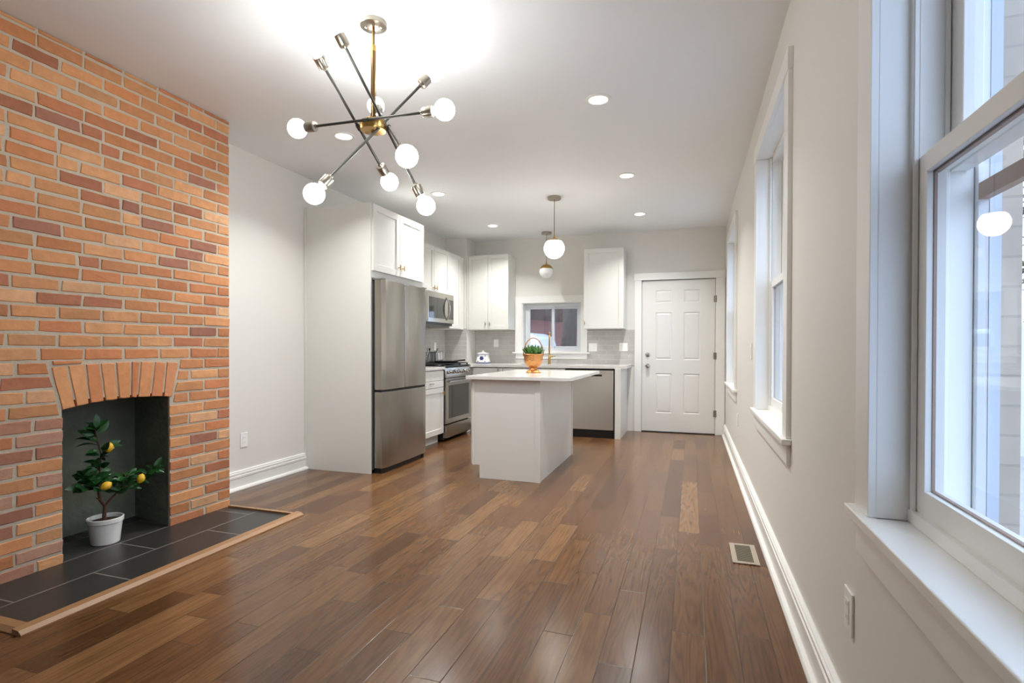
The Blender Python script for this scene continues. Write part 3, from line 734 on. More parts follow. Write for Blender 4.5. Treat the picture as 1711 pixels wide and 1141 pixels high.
# ------------------------------------------------------------------ pendants
def pendant(x, y, zc, gr, label, lit, ca):
    r = thing('globe_pendant', label, 'pendant light', (x, y, H), 'globe pendants')
    q = MB(); q.lathe([(0, -.030), (.066, -.030), (.070, -.026), (.070, 0)], (x, y, H), 32); build('canopy', q, NICKEL, r)
    zt = zc + gr * .98
    q = MB(); q.tube([(x, y, H - .028), (x, y, zt + .01)], .0035, 8); build('cord', q, DBRASS, r)
    e = math.radians(ca)
    cap = [(gr * 1.012 * math.sin(e * k / 10), gr * 1.012 * math.cos(e * k / 10)) for k in range(11)]
    q = MB(); q.lathe([(.007, gr + .035), (.009, gr + .012), (.012, gr + .008)] + cap[1:], (x, y, zc), 36); build('cap', q, BRASS, r)
    gl = [(gr * math.sin(e + (PI - e) * k / 18), gr * math.cos(e + (PI - e) * k / 18)) for k in range(19)]
    q = MB(); q.lathe([(.0, gr * math.cos(e))] + gl, (x, y, zc), 36); build('globe', q, GLOBEM if lit else OPAL, r)
    return r
pendant(-1.383, 5.565, 2.195, .108, 'lit white globe pendant with wood-toned cap above the island', True, 46)
pendant(-1.906, 7.227, 2.20, .098, 'unlit white globe pendant with brass cap above the sink', False, 70)

# ================================================================== KITCHEN : left run
# fridge side panel
p = MB(); p.box(XL + .002, -2.735, 4.192, 4.212, 0, 2.445); p.box(XL + .002, XL + .022, 4.180, 4.192, 0, 2.445)
tag(build('refrigerator_side_panel', p, CAB, bevel=.0015), 'tall white end panel standing beside the refrigerator', 'panel')
p = MB(); p.box(XL + .002, -2.735, 5.155, 5.175, 0, 1.80)
tag(build('refrigerator_side_panel', p, CAB, bevel=.0015), 'white panel between refrigerator and drawer cabinet', 'panel')
def cabinet_body(x0, x1, y0, y1, z0, z1, parent, front, t=.018):
    """open-fronted carcass: front '+X' or '-Y'"""
    m_ = MB()
    m_.box(x0, x1, y0, y1, z0, z0 + t); m_.box(x0, x1, y0, y1, z1 - t, z1)
    if front == '+X':
        m_.box(x0, x1, y0, y0 + t, z0 + t, z1 - t); m_.box(x0, x1, y1 - t, y1, z0 + t, z1 - t); m_.box(x0, x0 + t, y0 + t, y1 - t, z0 + t, z1 - t)
    else:
        m_.box(x0, x0 + t, y0, y1, z0 + t, z1 - t); m_.box(x1 - t, x1, y0, y1, z0 + t, z1 - t); m_.box(x0 + t, x1 - t, y1 - t, y1, z0 + t, z1 - t)
    return build('body', m_, CAB, parent, bevel=.001)
# over-fridge cabinet
cb = thing('wall_cabinet', 'white two-door cabinet above the refrigerator', 'cabinet', (-3.1, 4.68, 1.79))
m_ = MB(); m_.box(XL + .002, -2.738, 4.213, 5.178, 1.775, 2.445); build('body', m_, CAB, cb, bevel=.001)
F = FX(-2.738)
for a, b, s in ((4.213, 4.678, 1), (4.683, 5.172, -1)):
    d = build('door', shaker(F, a, b, 1.838, 2.442), CAB, cb, bevel=.0012)
    build('handle', tpull(F, (b - .035) if s > 0 else (a + .035), 1.92, .02), BRASS, d)['label'] = 'brass T-bar pull'
# fridge
fr = thing('refrigerator', 'stainless steel french-door refrigerator with bottom freezer', 'refrigerator', (-3.0, 4.66, 0))
m_ = MB(); m_.box(-3.42, -2.735, 4.225, 5.09, .03, 1.745); build('body', m_, mat('fridge_grey_side', lin(96, 96, 95), .4, metal=.3), fr, bevel=.003)
def fdoor(y0, y1, z0, z1, xb=-2.722, xf=-2.622, bulge=.012, n=10):
    """slightly bowed door front"""
    m_ = MB(); vs = []; 
    rows = []
    for i in range(n + 1):
        t = i / n; y = y0 + (y1 - y0) * t
        e = min(1, min(t, 1 - t) * (y1 - y0) / .012); x = xf - bulge + bulge * math.sin(PI * t) ** .7 - (1 - math.sqrt(max(0, 1 - (1 - e) ** 2))) * .012
        rows.append((x, y))
    poly = rows + [(xb, y1), (xb, y0)]
    m_.prism(poly, 'Z', z0, z1)
    return m_
for a, b, z0, z1 in ((4.232, 4.648, .758, 1.755), (4.654, 5.08, .758, 1.755)):
    build('door', fdoor(a, b, z0, z1), STEEL, fr, bevel=.003)
dr = build('drawer', fdoor(4.232, 5.08, .048, .738), STEEL, fr, bevel=.003)
m_ = MB(); m_.box(-2.722, -2.65, 4.24, 5.075, .736, .756); build('handle_recess', m_, BLACK, fr)
m_ = MB(); m_.box(-2.73, -2.655, 4.245, 5.0, .0, .046); build('kick_plate', m_, BLACK, fr)
m_ = MB(); m_.box(-2.70, -2.65, 5.02, 5.05, 0, .048); build('foot', m_, BLACK, fr)
for y in (4.26, 5.06):
    m_ = MB(); m_.box(-2.76, -2.64, y - .03, y + .03, 1.757, 1.768); build('hinge_cover', m_, mat('hinge_grey', lin(120, 118, 114), .5), fr)
m_ = MB()
for k, (w_, h_) in enumerate(((.012, .006), (.022, .010), (.022, .010), (.016, .006))): m_.box(-2.6325, -2.6285, 5.018 - w_ / 2, 5.018 + w_ / 2, 1.715 - k * .018 - h_ / 2, 1.715 - k * .018 + h_ / 2)
build('badge', m_, BLACK, fr)['label'] = 'small dark badge on the door'

# base cabinet between fridge and range
FXB = -2.852   # carcass front of left run
cb = thing('base_cabinet', 'white two-drawer base cabinet between refrigerator and range', 'cabinet', (-3.1, 5.54, 0))
m_ = MB(); m_.box(XL + .002, FXB, 5.178, 5.905, .11, .877); m_.box(XL + .002, FXB - .06, 5.178, 5.905, 0, .11); build('body', m_, CAB, cb, bevel=.001)
F = FX(FXB)
for z0, z1 in ((.762, .868), (.678, .756)):
    pass
d = build('drawer', slab(F, 5.182, 5.900, .755, .868), CAB, cb, bevel=.0015); 
d = build('drawer', slab(F, 5.182, 5.900, .672, .750), CAB, cb, bevel=.0015); build('handle', tpull(F, 5.54, .725, .02, False, .05), NICKEL, d)
d = build('door', shaker(F, 5.182, 5.900, .115, .667), CAB, cb, bevel=.0015); build('handle', tpull(F, 5.865, .60, .02), BRASS, d)
tag(build('countertop', MB().box(XL + .010, -2.815, 5.177, 5.912, .880, .912), QUARTZ, bevel=.002), 'short white quartz countertop between refrigerator and range', 'countertop')

# range
RX = -2.832
rg = thing('gas_range', 'stainless steel gas range with black cooktop', 'stove', (-3.1, 6.30, 0))
m_ = MB(); m_.box(-3.42, RX - .02, 5.922, 6.690, .02, .90); build('body', m_, BLACK, rg, bevel=.002)
m_ = MB(); m_.box(-3.43, RX + .005, 5.918, 6.694, .90, .922); build('cooktop', m_, mat('black_enamel', lin(20, 20, 21), .2), rg, bevel=.004)
F = FX(RX - .02)
m_ = MB(); m_.prism([(RX - .02, .775), (RX + .035, .775), (RX + .03, .80), (RX - .002, .895), (RX - .02, .895)], 'Y', 5.922, 6.690); pn = build('control_panel', m_, STEEL, rg, bevel=.002)
for k in range(5):
    y = 6.02 + k * .143; ax = Vector((.095, 0, .032)).normalized()
    q = MB(); q.lathe([(0, 0), (.026, 0), (.026, .004), (.021, .008), (.019, .034), (.016, .038), (0, .038)], (RX + .017, y, .842), 20, axis=ax); build('knob', q, CHROME, pn)
d = MB(); d.fbox(F, 5.926, 6.686, .215, .765, 0, .045); od = build('oven_door', d, STEEL, rg, bevel=.003)
build('oven_window', MB().fbox(F, 5.995, 6.617, .275, .680, .045, .047), DGLASS, od)
h = MB(); h.tube([F(5.96, .728, .088), F(6.652, .728, .088)], .0125, 14)
for y in (6.0, 6.61): h.tube([F(y, .728, .045), F(y, .728, .088)], .008, 8)
build('handle', h, CHROME, od)
build('drawer', MB().fbox(F, 5.926, 6.686, .045, .198, 0, .042), STEEL, rg, bevel=.003)
for y0 in (5.94, 6.19, 6.44):
    g = MB(); y1 = y0 + .235; x0, x1 = -3.36, RX - .025; z = .948
    for y in (y0, (y0 + y1) / 2, y1): g.box(x0, x1, y - .006, y + .006, z - .012, z)
    for x in (x0, (x0 * 2 + x1) / 3, (x0 + 2 * x1) / 3, x1): g.box(x - .006, x + .006, y0, y1, z - .012, z)
    for x in (x0, x1):
        for y in (y0, y1): g.box(x - .008, x + .008, y - .008, y + .008, .922, z)
    for x in ((x0 * 3 + x1) / 4, (x0 + 3 * x1) / 4): g.lathe([(0, .938), (.03, .936), (.045, .928), (.05, .922)], (x, (y0 + y1) / 2, 0), 20)
    build('grate', g, IRON, rg)
# things on the range
gz = .9485
q = MB(); q.lathe([(0, 0), (.125, 0), (.150, .012), (.155, .024), (.150, .024), (.122, .006), (0, .006)], (-2.985, 6.30, gz), 40); pan = thing('frying_pan', 'black shallow frying pan on the range grates', 'pan', (-2.985, 6.30, gz)); build('bowl', q, IRON, pan)
q = MB(); q.tube([(-2.93, 6.435, gz + .018), (-2.89, 6.52, gz + .028), (-2.86, 6.60, gz + .03)], [.011, .010, .012], 10); build('handle', q, BLACK, pan)
PX, PY = -3.235, 6.80
sp_ = thing('steel_stock_pot', 'pale steel pot standing at the back of the range', 'pot', (-3.22, 6.52, gz))
q = MB(); q.lathe([(0, 0), (.098, 0), (.104, .006), (.104, .128), (.108, .132), (.104, .134), (.100, .130), (.100, .02), (0, .02)], (-3.22, 6.52, gz), 36); build('body', q, CHROME, sp_)
q = MB(); q.lathe([(.107, .133), (.104, .141), (.06, .150), (.02, .153), (.014, .168), (.018, .180), (0, .184)], (-3.22, 6.52, gz), 36); build('lid', q, CHROME, sp_)
jr = thing('glass_utensil_jar', 'clear glass jar holding small steel utensils on the stove', 'jar', (-3.22, 6.20, gz))
q = MB(); q.lathe([(0, 0), (.055, 0), (.060, .006), (.060, .115), (.052, .128), (.052, .138), (.050, .138), (.050, .127), (.057, .113), (.057, .008), (0, .005)], (-3.22, 6.20, gz), 28); build('jar_body', q, JARGLASS, jr)
for k in range(6):
    a = k * 1.05; q = MB(); q.tube([(-3.22 + .02 * math.cos(a), 6.20 + .02 * math.sin(a), gz + .008), (-3.22 + .042 * math.cos(a + .4), 6.20 + .042 * math.sin(a + .4), gz + .165)], [.004, .0035], 6)
    q.sphere((-3.22 + .042 * math.cos(a + .4), 6.20 + .042 * math.sin(a + .4), gz + .172), .013, 10, sc=(1, .5, 1.3)); build('utensil', q, CHROME if k % 2 else BLACK, jr)
# microwave
MX = -3.055
mw = thing('microwave_oven', 'stainless over-the-range microwave below the wall cabinets', 'microwave', (-3.25, 6.30, 1.43))
m_ = MB(); m_.box(XL + .002, MX - .03, 5.925, 6.672, 1.43, 1.845); build('body', m_, mat('microwave_case', lin(150, 148, 143), .4, metal=.8), mw, bevel=.003)
F = FX(MX - .03)
m_ = MB(); m_.fbox(F, 5.925, 6.672, 1.462, 1.845, 0, .03); fc = build('front', m_, STEEL, mw, bevel=.003)
build('window', MB().fbox(F, 5.955, 6.40, 1.515, 1.775, .030, .032), DGLASS, fc)
build('control_panel', MB().fbox(F, 6.50, 6.662, 1.515, 1.775, .030, .032), DGLASS, fc)
h = MB(); pts = [F(6.455 , 1.50 + .30 * k / 12, .032 + .045 * math.sin(PI * k / 12)) for k in range(13)]; h.tube(pts, .011, 12); build('handle', h, CHROME, fc)
build('grille', MB().fbox(F, 5.93, 6.665, 1.432, 1.462, -.05, .012), mat('dark_grille', lin(70, 69, 66), .4, metal=.7), mw, bevel=.002)

# left uppers
def upper(name_label, x1, y0, y1, z0, z1, doors, handles, face):
    pass
cb = thing('wall_cabinet', 'white two-door cabinet directly above the microwave', 'cabinet', (-3.28, 6.30, 1.85))
FU = -3.140; F = FX(FU)
m_ = MB(); m_.box(XL + .002, FU, 5.922, 6.678, 1.852, 2.44); build('body', m_, CAB, cb, bevel=.001)
for a, b, s in ((5.925, 6.218, 1), (6.224, 6.676, -1)):
    d = build('door', shaker(F, a, b, 1.855, 2.437, st=.055), CAB, cb, bevel=.0012); build('handle', tpull(F, (b - .03) if s > 0 else (a + .03), 1.905, .02), BRASS, d)
cb = thing('wall_cabinet', 'white narrow corner cabinet to the side of the microwave', 'cabinet', (-3.28, 6.87, 1.40))
m_ = MB(); m_.box(XL + .002, FU, 6.680, 7.065, 1.405, 2.44); build('body', m_, CAB, cb, bevel=.001)
d = build('door', shaker(F, 6.683, 7.055, 1.408, 2.437, st=.055), CAB, cb, bevel=.0012)
cb = thing('wall_cabinet', 'white wall cabinet tucked between refrigerator and microwave', 'cabinet', (-3.28, 5.55, 1.40))
m_ = MB(); m_.box(XL + .002, FU, 5.18, 5.920, 1.405, 2.44); build('body', m_, CAB, cb, bevel=.001)
for a, b in ((5.183, 5.549), (5.553, 5.917)): build('door', shaker(F, a, b, 1.408, 2.437, st=.055), CAB, cb, bevel=.0012)
# filler to chase
tag(build('trim_4', MB().box(XL + .002, -3.145, 7.066, 7.22, 1.405, 2.44), WALL), 'painted filler between corner cabinet and chase', 'trim', kind='structure')

# ================================================================== KITCHEN : back run
YC = 6.835     # carcass front of back run
cb = thing('base_cabinet', 'white corner base cabinet beside the range', 'cabinet', (-2.6, 7.2, 0))
m_ = MB(); m_.box(-3.10, -2.402, YC, YB - .01, .11, .877); m_.box(-3.10, -2.402, YC + .06, YB - .01, 0, .11)
m_.box(-3.10, -2.872, 6.700, YC, 0, .877); m_.box(XL + .002, -3.10, 6.700, 7.22, 0, .877); build('body', m_, CAB, cb, bevel=.001)
F = FY(YC)
d = build('drawer', slab(F, -2.83, -2.405, .755, .868), CAB, cb, bevel=.0015); build('handle', tpull(F, -2.46, .845, .02), NICKEL, d)
d = build('door', shaker(F, -2.83, -2.405, .115, .748), CAB, cb, bevel=.0015)
cb = thing('base_cabinet', 'white sink base cabinet under the window', 'cabinet', (-1.96, 7.2, 0))
m_ = MB(); m_.box(-2.40, -1.545, YC, YC + .02, .11, .877); m_.box(-2.40, -2.382, YC, YB - .01, 0, .877); m_.box(-1.563, -1.545, YC, YB - .01, 0, .877); m_.box(-2.40, -1.545, YC, YB - .01, .11, .13); build('body', m_, CAB, cb, bevel=.001)
d = build('false_front', slab(F, -2.395, -1.55, .755, .868), CAB, cb, bevel=.0015)
for a, b, s in ((-2.395, -1.975, 1), (-1.97, -1.55, -1)):
    d = build('door', shaker(F, a, b, .115, .748), CAB, cb, bevel=.0015); build('handle', tpull(F, (b - .035) if s > 0 else (a + .035), .69, .02), NICKEL, d)
# dishwasher
dw = thing('dishwasher', 'stainless steel dishwasher beside the white end panel', 'dishwasher', (-1.23, 7.1, 0))
m_ = MB(); m_.box(-1.54, -.917, YC + .03, YB - .03, .0, .872); build('body', m_, BLACK, dw)
def dwfront():
    m_ = MB(); y = YC - .02; x0, x1 = -1.535, -.925; z0, z1 = .105, .858
    # front split around the pocket handle slot
    hx0, hx1, hz0, hz1 = -1.39, -1.07, .782, .806
    for a, b, c, d in ((x0, x1, z0, hz0), (x0, hx0, hz0, hz1), (hx1, x1, hz0, hz1), (x0, x1, hz1, z1)): m_.box(a, b, y, y + .05, c, d)
    return m_
fd = build('door', dwfront(), STEELX, dw, bevel=.0)
build('handle_recess', MB().box(-1.40, -1.06, YC + .012, YC + .029, .775, .815), mat('dark_recess', lin(60, 58, 54), .4, metal=.6), fd)
build('kick_plate', MB().box(-1.535, -.920, YC - .005, YC + .02, .0, .098), BLACK, dw)
tag(build('dishwasher_end_panel', MB().box(-.905, -.835, 6.790, YB - .012, 0, .880), CAB, bevel=.002), 'white end panel beside the dishwasher facing the door', 'panel')
# counter (L with sink cut-out)
c = MB(); z0, z1 = .882, .914; yf = 6.800
SX0, SX1, SY0, SY1 = -2.25, -1.57, 6.94, 7.33
c.box(XL + .010, -2.815, 6.700, yf, z0, z1); c.box(XL + .010, SX0, yf, YB - .010, z0, z1); c.box(SX1, -.778, yf, YB - .010, z0, z1)
c.box(SX0, SX1, yf, SY0, z0, z1); c.box(SX0, SX1, SY1, YB - .010, z0, z1)
tag(build('countertop', c, QUARTZ), 'long white quartz countertop under the kitchen window', 'countertop')
s = MB(); t = .004; zb = .70
s.box(SX0 - .006, SX1 + .006, SY0 - .006, SY1 + .006, zb, zb + t); s.box(SX0 - .006, SX0 - .001, SY0 - .006, SY1 + .006, zb + t, .881); s.box(SX1 + .001, SX1 + .006, SY0 - .006, SY1 + .006, zb + t, .881)
s.box(SX0 - .001, SX1 + .001, SY0 - .006, SY0 - .001, zb + t, .881); s.box(SX0 - .001, SX1 + .001, SY1 + .001, SY1 + .006, zb + t, .881)
tag(build('kitchen_sink', s, STEELX), 'undermount steel sink basin below the faucet', 'sink')
# faucet
fc = thing('faucet', 'tall brass faucet standing at the kitchen window', 'faucet', (-1.909, 7.42, .914))
q = MB(); q.lathe([(0, 0), (.026, 0), (.026, .006), (.017, .010), (.017, .12), (.0135, .125)], (-1.909, 7.42, .914), 20)
fq = lambda t, z: (-1.909 + .25 * t, 7.42 - .97 * t, z)
arc = [fq(0, 1.03), fq(0, 1.25)] + [fq(.10 - .10 * math.cos(a), 1.25 + .105 * math.sin(a)) for a in [PI * k / 10 for k in range(1, 11)]] + [fq(.2, 1.21), fq(.2, 1.165)]
q.tube(arc, .0115, 12); build('spout', q, BRASS, fc)
q = MB(); q.tube([(-1.895, 7.42, 1.02), (-1.862, 7.42, 1.02)], .012, 12); q.tube([(-1.868, 7.42, 1.02), (-1.82, 7.40, 1.026)], .006, 10); build('handle', q, BRASS, fc)
# uppers on back wall
FB = 7.262; F = FY(FB)
cb = thing('wall_cabinet', 'white two-door wall cabinet to one side of the kitchen window', 'cabinet', (-2.79, 7.4, 1.40))
m_ = MB(); m_.box(-3.105, -2.468, FB, YB - .001, 1.403, 2.475); build('body', m_, CAB, cb, bevel=.001)
build('filler_strip', MB().box(-3.105, -3.082, FB - .02, FB, 1.403, 2.475), CAB, cb)
for a, b, s in ((-3.078, -2.782, 1), (-2.777, -2.470, -1)):
    d = build('door', shaker(F, a, b, 1.405, 2.473, st=.055), CAB, cb, bevel=.0012); build('handle', tpull(F, (b - .028) if s > 0 else (a + .03), 1.487, .02), NICKEL, d)
cb = thing('wall_cabinet', 'white single-door wall cabinet between the window and the door', 'cabinet', (-1.12, 7.4, 1.40))
m_ = MB(); m_.box(-1.388, -.855, FB, YB - .024, 1.403, 2.478); build('body', m_, CAB, cb, bevel=.001)
d = build('door', shaker(F, -1.386, -.857, 1.405, 2.476), CAB, cb, bevel=.0012); build('handle', tpull(F, -1.372, 1.478, .02), BRASS, d)
# ceramic canister
cx, cy, cz = -2.872, 7.30, .9145
cn = thing('ceramic_canister', 'white ceramic canister with blue flowers on the corner counter', 'canister', (cx, cy, cz))
q = MB()
def rsq(hx, hy, r, n=5):
    out = []
    for sx, sy, a0 in ((1, 1, 0), (-1, 1, 90), (-1, -1, 180), (1, -1, 270)):
        for k in range(n + 1):
            a = math.radians(a0 + 90 * k / n); out.append((sx * (hx - r) + r * math.cos(a), sy * (hy - r) + r * math.sin(a)))
    return out
def stack(mb, secs, c, mi=0):
    n = None; vs = []; fs = []
    for k, (hx, hy, r, z) in enumerate(secs):
        p = rsq(hx, hy, r); n = len(p); vs += [(c[0] + a, c[1] + b, c[2] + z) for a, b in p]
        if k: fs += [((k - 1) * n + i, (k - 1) * n + (i + 1) % n, k * n + (i + 1) % n, k * n + i) for i in range(n)]
    fs += [tuple(range(n)), tuple(range((len(secs) - 1) * n, len(secs) * n))]
    mb.add(vs, fs, mi, True)
stack(q, [(.085, .06, .02, 0), (.092, .066, .025, .012), (.094, .068, .025, .03), (.078, .055, .02, .085), (.076, .053, .02, .12), (.083, .058, .02, .135)], (cx, cy, cz)); build('body', q, CERAM, cn)
q = MB(); stack(q, [(.085, .060, .02, .1355), (.085, .060, .02, .144), (.05, .035, .015, .158), (.012, .012, .006, .163), (.015, .015, .007, .178), (.006, .006, .003, .186)], (cx, cy, cz)); build('lid', q, CERAM, cn)
q = MB()
yf = cy - .0615
for k in range(6):
    a = k * PI / 3; q.sphere((cx + .02 * math.cos(a), yf + .0, cz + .075 + .02 * math.sin(a)), .0125, 12, sc=(1, .35, 1))
q.sphere((cx, yf, cz + .075), .008, 10, sc=(1, .4, 1))
build('painted_flower', q, BLUE, cn)
for sx in (-1, 1):
    for zz in (.03, .11): q = MB(); q.sphere((cx + sx * .055, cy - (.066 if zz < .05 else .053), cz + zz), .009, 10, sc=(1.4, .3, .8)); build('painted_leaf', q, BLUE, cn)
q = MB(); n = 28
stack(q, [(.093, .067, .025, .004), (.095, .069, .025, .010), (.093, .067, .025, .016)], (cx, cy, cz)); build('foot_band', q, BLUE, cn)
q = MB(); stack(q, [(.084, .059, .02, .132), (.0875, .0625, .02, .1365), (.084, .059, .02, .141)], (cx, cy, cz)); build('rim_band', q, BLUE, cn)
# wire ornament on window sill
orn = thing('wire_ornament', 'small curled wire ornament on the kitchen window sill', 'ornament', (-2.235, 7.565, 1.083))
q = MB(); ox, oy, oz = -2.225, 7.545, 1.083
q.lathe([(0, 0), (.022, 0), (.022, .004), (0, .005)], (ox, oy, oz), 16); build('base', q, NICKEL, orn)
q = MB(); q.tube([(ox, oy, oz + .003)] + [(ox + (.012 + .022 * k / 24) * math.sin(k * .55), oy, oz + .055 + (.012 + .022 * k / 24) * math.cos(k * .55)) for k in range(24, -1, -1)], .003, 6); build('curl', q, NICKEL, orn)

# ================================================================== ISLAND
isl = thing('kitchen_island', 'white panelled kitchen island cabinet in the middle of the floor', 'kitchen island', (-1.5, 5.05, 0))
m_ = MB(); m_.box(-1.825, -1.212, 4.400, 5.705, .115, .866); m_.box(-1.760, -1.212, 4.400, 5.705, 0, .115); build('body', m_, CAB, isl, bevel=.001)
m_ = MB(); m_.box(-1.825, -1.212, 4.385, 4.400, .115, .866); m_.box(-1.757, -1.212, 4.385, 4.400, 0, .115)
build('end_panel', m_, CAB, isl, bevel=.001)
build('corner_trim', MB().box(-1.254, -1.207, 4.3795, 4.3848, 0, .8655), CAB, isl)
build('corner_trim', MB().box(-1.825, -1.805, 4.3795, 4.3848, .115, .8655), CAB, isl)
build('corner_trim', MB().box(-1.2118, -1.207, 4.3852, 4.42, 0, .8655), CAB, isl)
build('corner_trim', MB().box(-1.2118, -1.207, 5.672, 5.706, 0, .8655), CAB, isl)
F = FXn(-1.825)
for a, b in ((4.405, 5.05), (5.055, 5.70)):
    d = build('drawer', slab(F, a, b, .665, .860), CAB, isl, bevel=.0015); build('handle', tpull(F, (a + b) / 2, .77, .02, False, .05), BRASS, d)
    d = build('door', shaker(F, a, b, .118, .658), CAB, isl, bevel=.0015); build('handle', tpull(F, b - .04, .60, .02), BRASS, d)
tag(build('island_countertop', MB().box(-1.868, -.936, 4.330, 5.790, .866, .897), QUARTZ, bevel=.003), 'white quartz island countertop with seating overhang', 'countertop')
# copper planter
px, py, pz = -1.475, 5.10, .897
pl = thing('copper_planter', 'footed copper pot with hoop handle and green plant on the island', 'planter', (px, py, pz))
q = MB(); q.lathe([(0, 0), (.070, 0), (.072, .006), (.060, .020), (.042, .036), (.040, .046), (.058, .060), (.082, .090), (.092, .125), (.094, .180), (.098, .184), (.094, .187), (.088, .180), (.08, .12), (0, .08)], (px, py, pz), 40); build('pot', q, COPPER, pl)
q = MB(); q.lathe([(.089, .172), (.04, .178), (0, .18)], (px, py, pz), 20); build('soil', q, SOIL, pl)
q = MB(); hp = []
for k in range(21):
    a = PI * k / 20; hp.append((px - .099 * math.cos(a) * math.cos(.35), py - .099 * math.cos(a) * math.sin(.35), pz + .165 + .178 * math.sin(a)))
q.tube(hp, .0055, 8); build('handle', q, COPPER, pl)
q = MB(); hr_ = random.Random(5)
for k in range(190):
    a = hr_.uniform(0, 2 * PI); rr = .074 * math.sqrt(hr_.random()); e = hr_.uniform(.5, 1.7)
    dv = Vector((math.cos(a) * rr / .08 * .9 + hr_.uniform(-.25, .25), math.sin(a) * rr / .08 * .9 + hr_.uniform(-.25, .25), e)); leaf(q, (px + rr * math.cos(a), py + rr * math.sin(a), pz + .172 + hr_.uniform(0, .03)), dv, (math.cos(a), math.sin(a), .3), hr_.uniform(.035, .085), hr_.uniform(.011, .019), hr_.uniform(.1, .5))
build('foliage', q, HERB, pl)

# ================================================================== OUTLETS, SWITCHES, VENT
def plate(name, label, cat, F, u, v, wd, ht, kind, n=1, group='wall plates'):
    r = thing(name, label, cat, F(u, v, 0), group)
    m_ = MB(); m_.fbox(F, u - wd / 2, u + wd / 2, v - ht / 2, v + ht / 2, .0003, .007); build('plate', m_, PLATE, r, bevel=.0025)
    for i in range(n):
        uc = u + (i - (n - 1) / 2) * .046
        k = kind[i] if isinstance(kind, (list, tuple)) else kind
        if k == 'outlet':
            q = MB(); q.fbox(F, uc - .0165, uc + .0165, v - .033, v + .033, .007, .0092); build('socket_face', q, PLATE, r, bevel=.001)
            for dv in (-.018, .018):
                for du in (-.0065, .0065):
                    q = MB(); q.fbox(F, uc + du - .001, uc + du + .001, v + dv - .004, v + dv + .005, .0092, .0095); build('socket_slot', q, SLOT, r)
        else:
            q = MB(); q.fbox(F, uc - .0165, uc + .0165, v - .033, v + .033, .007, .0105); build('rocker', q, PLATE, r, bevel=.0015)
    return r
plate('wall_outlet', 'white outlet low on the wall between chimney and refrigerator panel', 'outlet', FX(XL), 3.46, .39, .073, .118, 'outlet')
plate('wall_outlet', 'white outlet low on the window wall below the largest window', 'outlet', FXn(XR), 1.72, .41, .078, .118, 'outlet')
plate('light_switch', 'white switch on the window wall beyond the middle window', 'switch', FXn(XR), 4.35, 1.12, .073, .118, 'rocker')
plate('wall_outlet', 'white outlet low on the wall near the white door', 'outlet', FXn(XR), 5.55, .46, .073, .118, 'outlet')
plate('wall_outlet', 'white outlet on the tile behind the blue flowered canister', 'outlet', FY(YB - .009), -2.765, 1.21, .073, .112, 'outlet')
plate('wall_outlet', 'white double plate on the tile directly beside the kitchen window', 'outlet', FY(YB - .009), -1.315, 1.15, .118, .116, ('rocker', 'outlet'), 2)
plate('light_switch', 'white double plate on the tile nearest the back door', 'switch', FY(YB - .009), -.89, 1.155, .118, .116, ('outlet', 'rocker'), 2)
plate('wall_outlet', 'white outlet on the tile above the range', 'outlet', FX(XL + .009), 6.88, 1.16, .073, .112, 'outlet')
vt = thing('floor_register', 'taupe metal floor vent set in the wood floor by the baseboard', 'floor vent', (.283, 3.235, 0))
x0, x1, y0, y1 = .215, .35, 3.08, 3.385
m_ = MB(); m_.box(x0, x0 + .026, y0, y1, .0005, .006); m_.box(x1 - .026, x1, y0, y1, .0005, .006); m_.box(x0 + .026, x1 - .026, y0, y0 + .026, .0005, .006); m_.box(x0 + .026, x1 - .026, y1 - .026, y1, .0005, .006); build('frame', m_, VENT, vt, bevel=.0015)
m_ = MB(); m_.box(x0 + .02, x1 - .02, y0 + .02, y1 - .02, .0003, .0008); build('duct_opening', m_, BLACK, vt)
m_ = MB()
for k in range(20):
    y = y0 + .030 + k * .0125; m_.box(x0 + .026, x1 - .026, y, y + .0075, .0009, .0045)
build('louver', m_, mat('register_louver', lin(112, 103, 84), .45), vt)

# ================================================================== OUTSIDE
tag(build('ground_outside', MB().box(.76, 14, -6, 26, -.34, -.28), GRAVEL), 'pale paved side yard outside the tall windows', 'ground', kind='structure')
tag(build('ground_outside', MB().box(-14, .76, 7.9, 26, -.30, -.12), DIRT), 'leaf-strewn back yard behind the kitchen window', 'ground', kind='structure')
bk = MB(); N_ = 18
vs = [(-8.0 + 9.0 * i / N_, 13.25 + 4.0 * j / N_, -.13 + 2.15 * (j / N_) ** .7 + .06 * math.sin(i * 1.7 + j * 2.3)) for j in range(N_ + 1) for i in range(N_ + 1)]
bk.add(vs, [(j * (N_ + 1) + i, j * (N_ + 1) + i + 1, (j + 1) * (N_ + 1) + i + 1, (j + 1) * (N_ + 1) + i) for j in range(N_) for i in range(N_)], 0, True)
tag(build('ground_bank', bk, DIRT), 'bank covered in red-brown fallen leaves behind the kitchen window', 'ground', kind='structure')
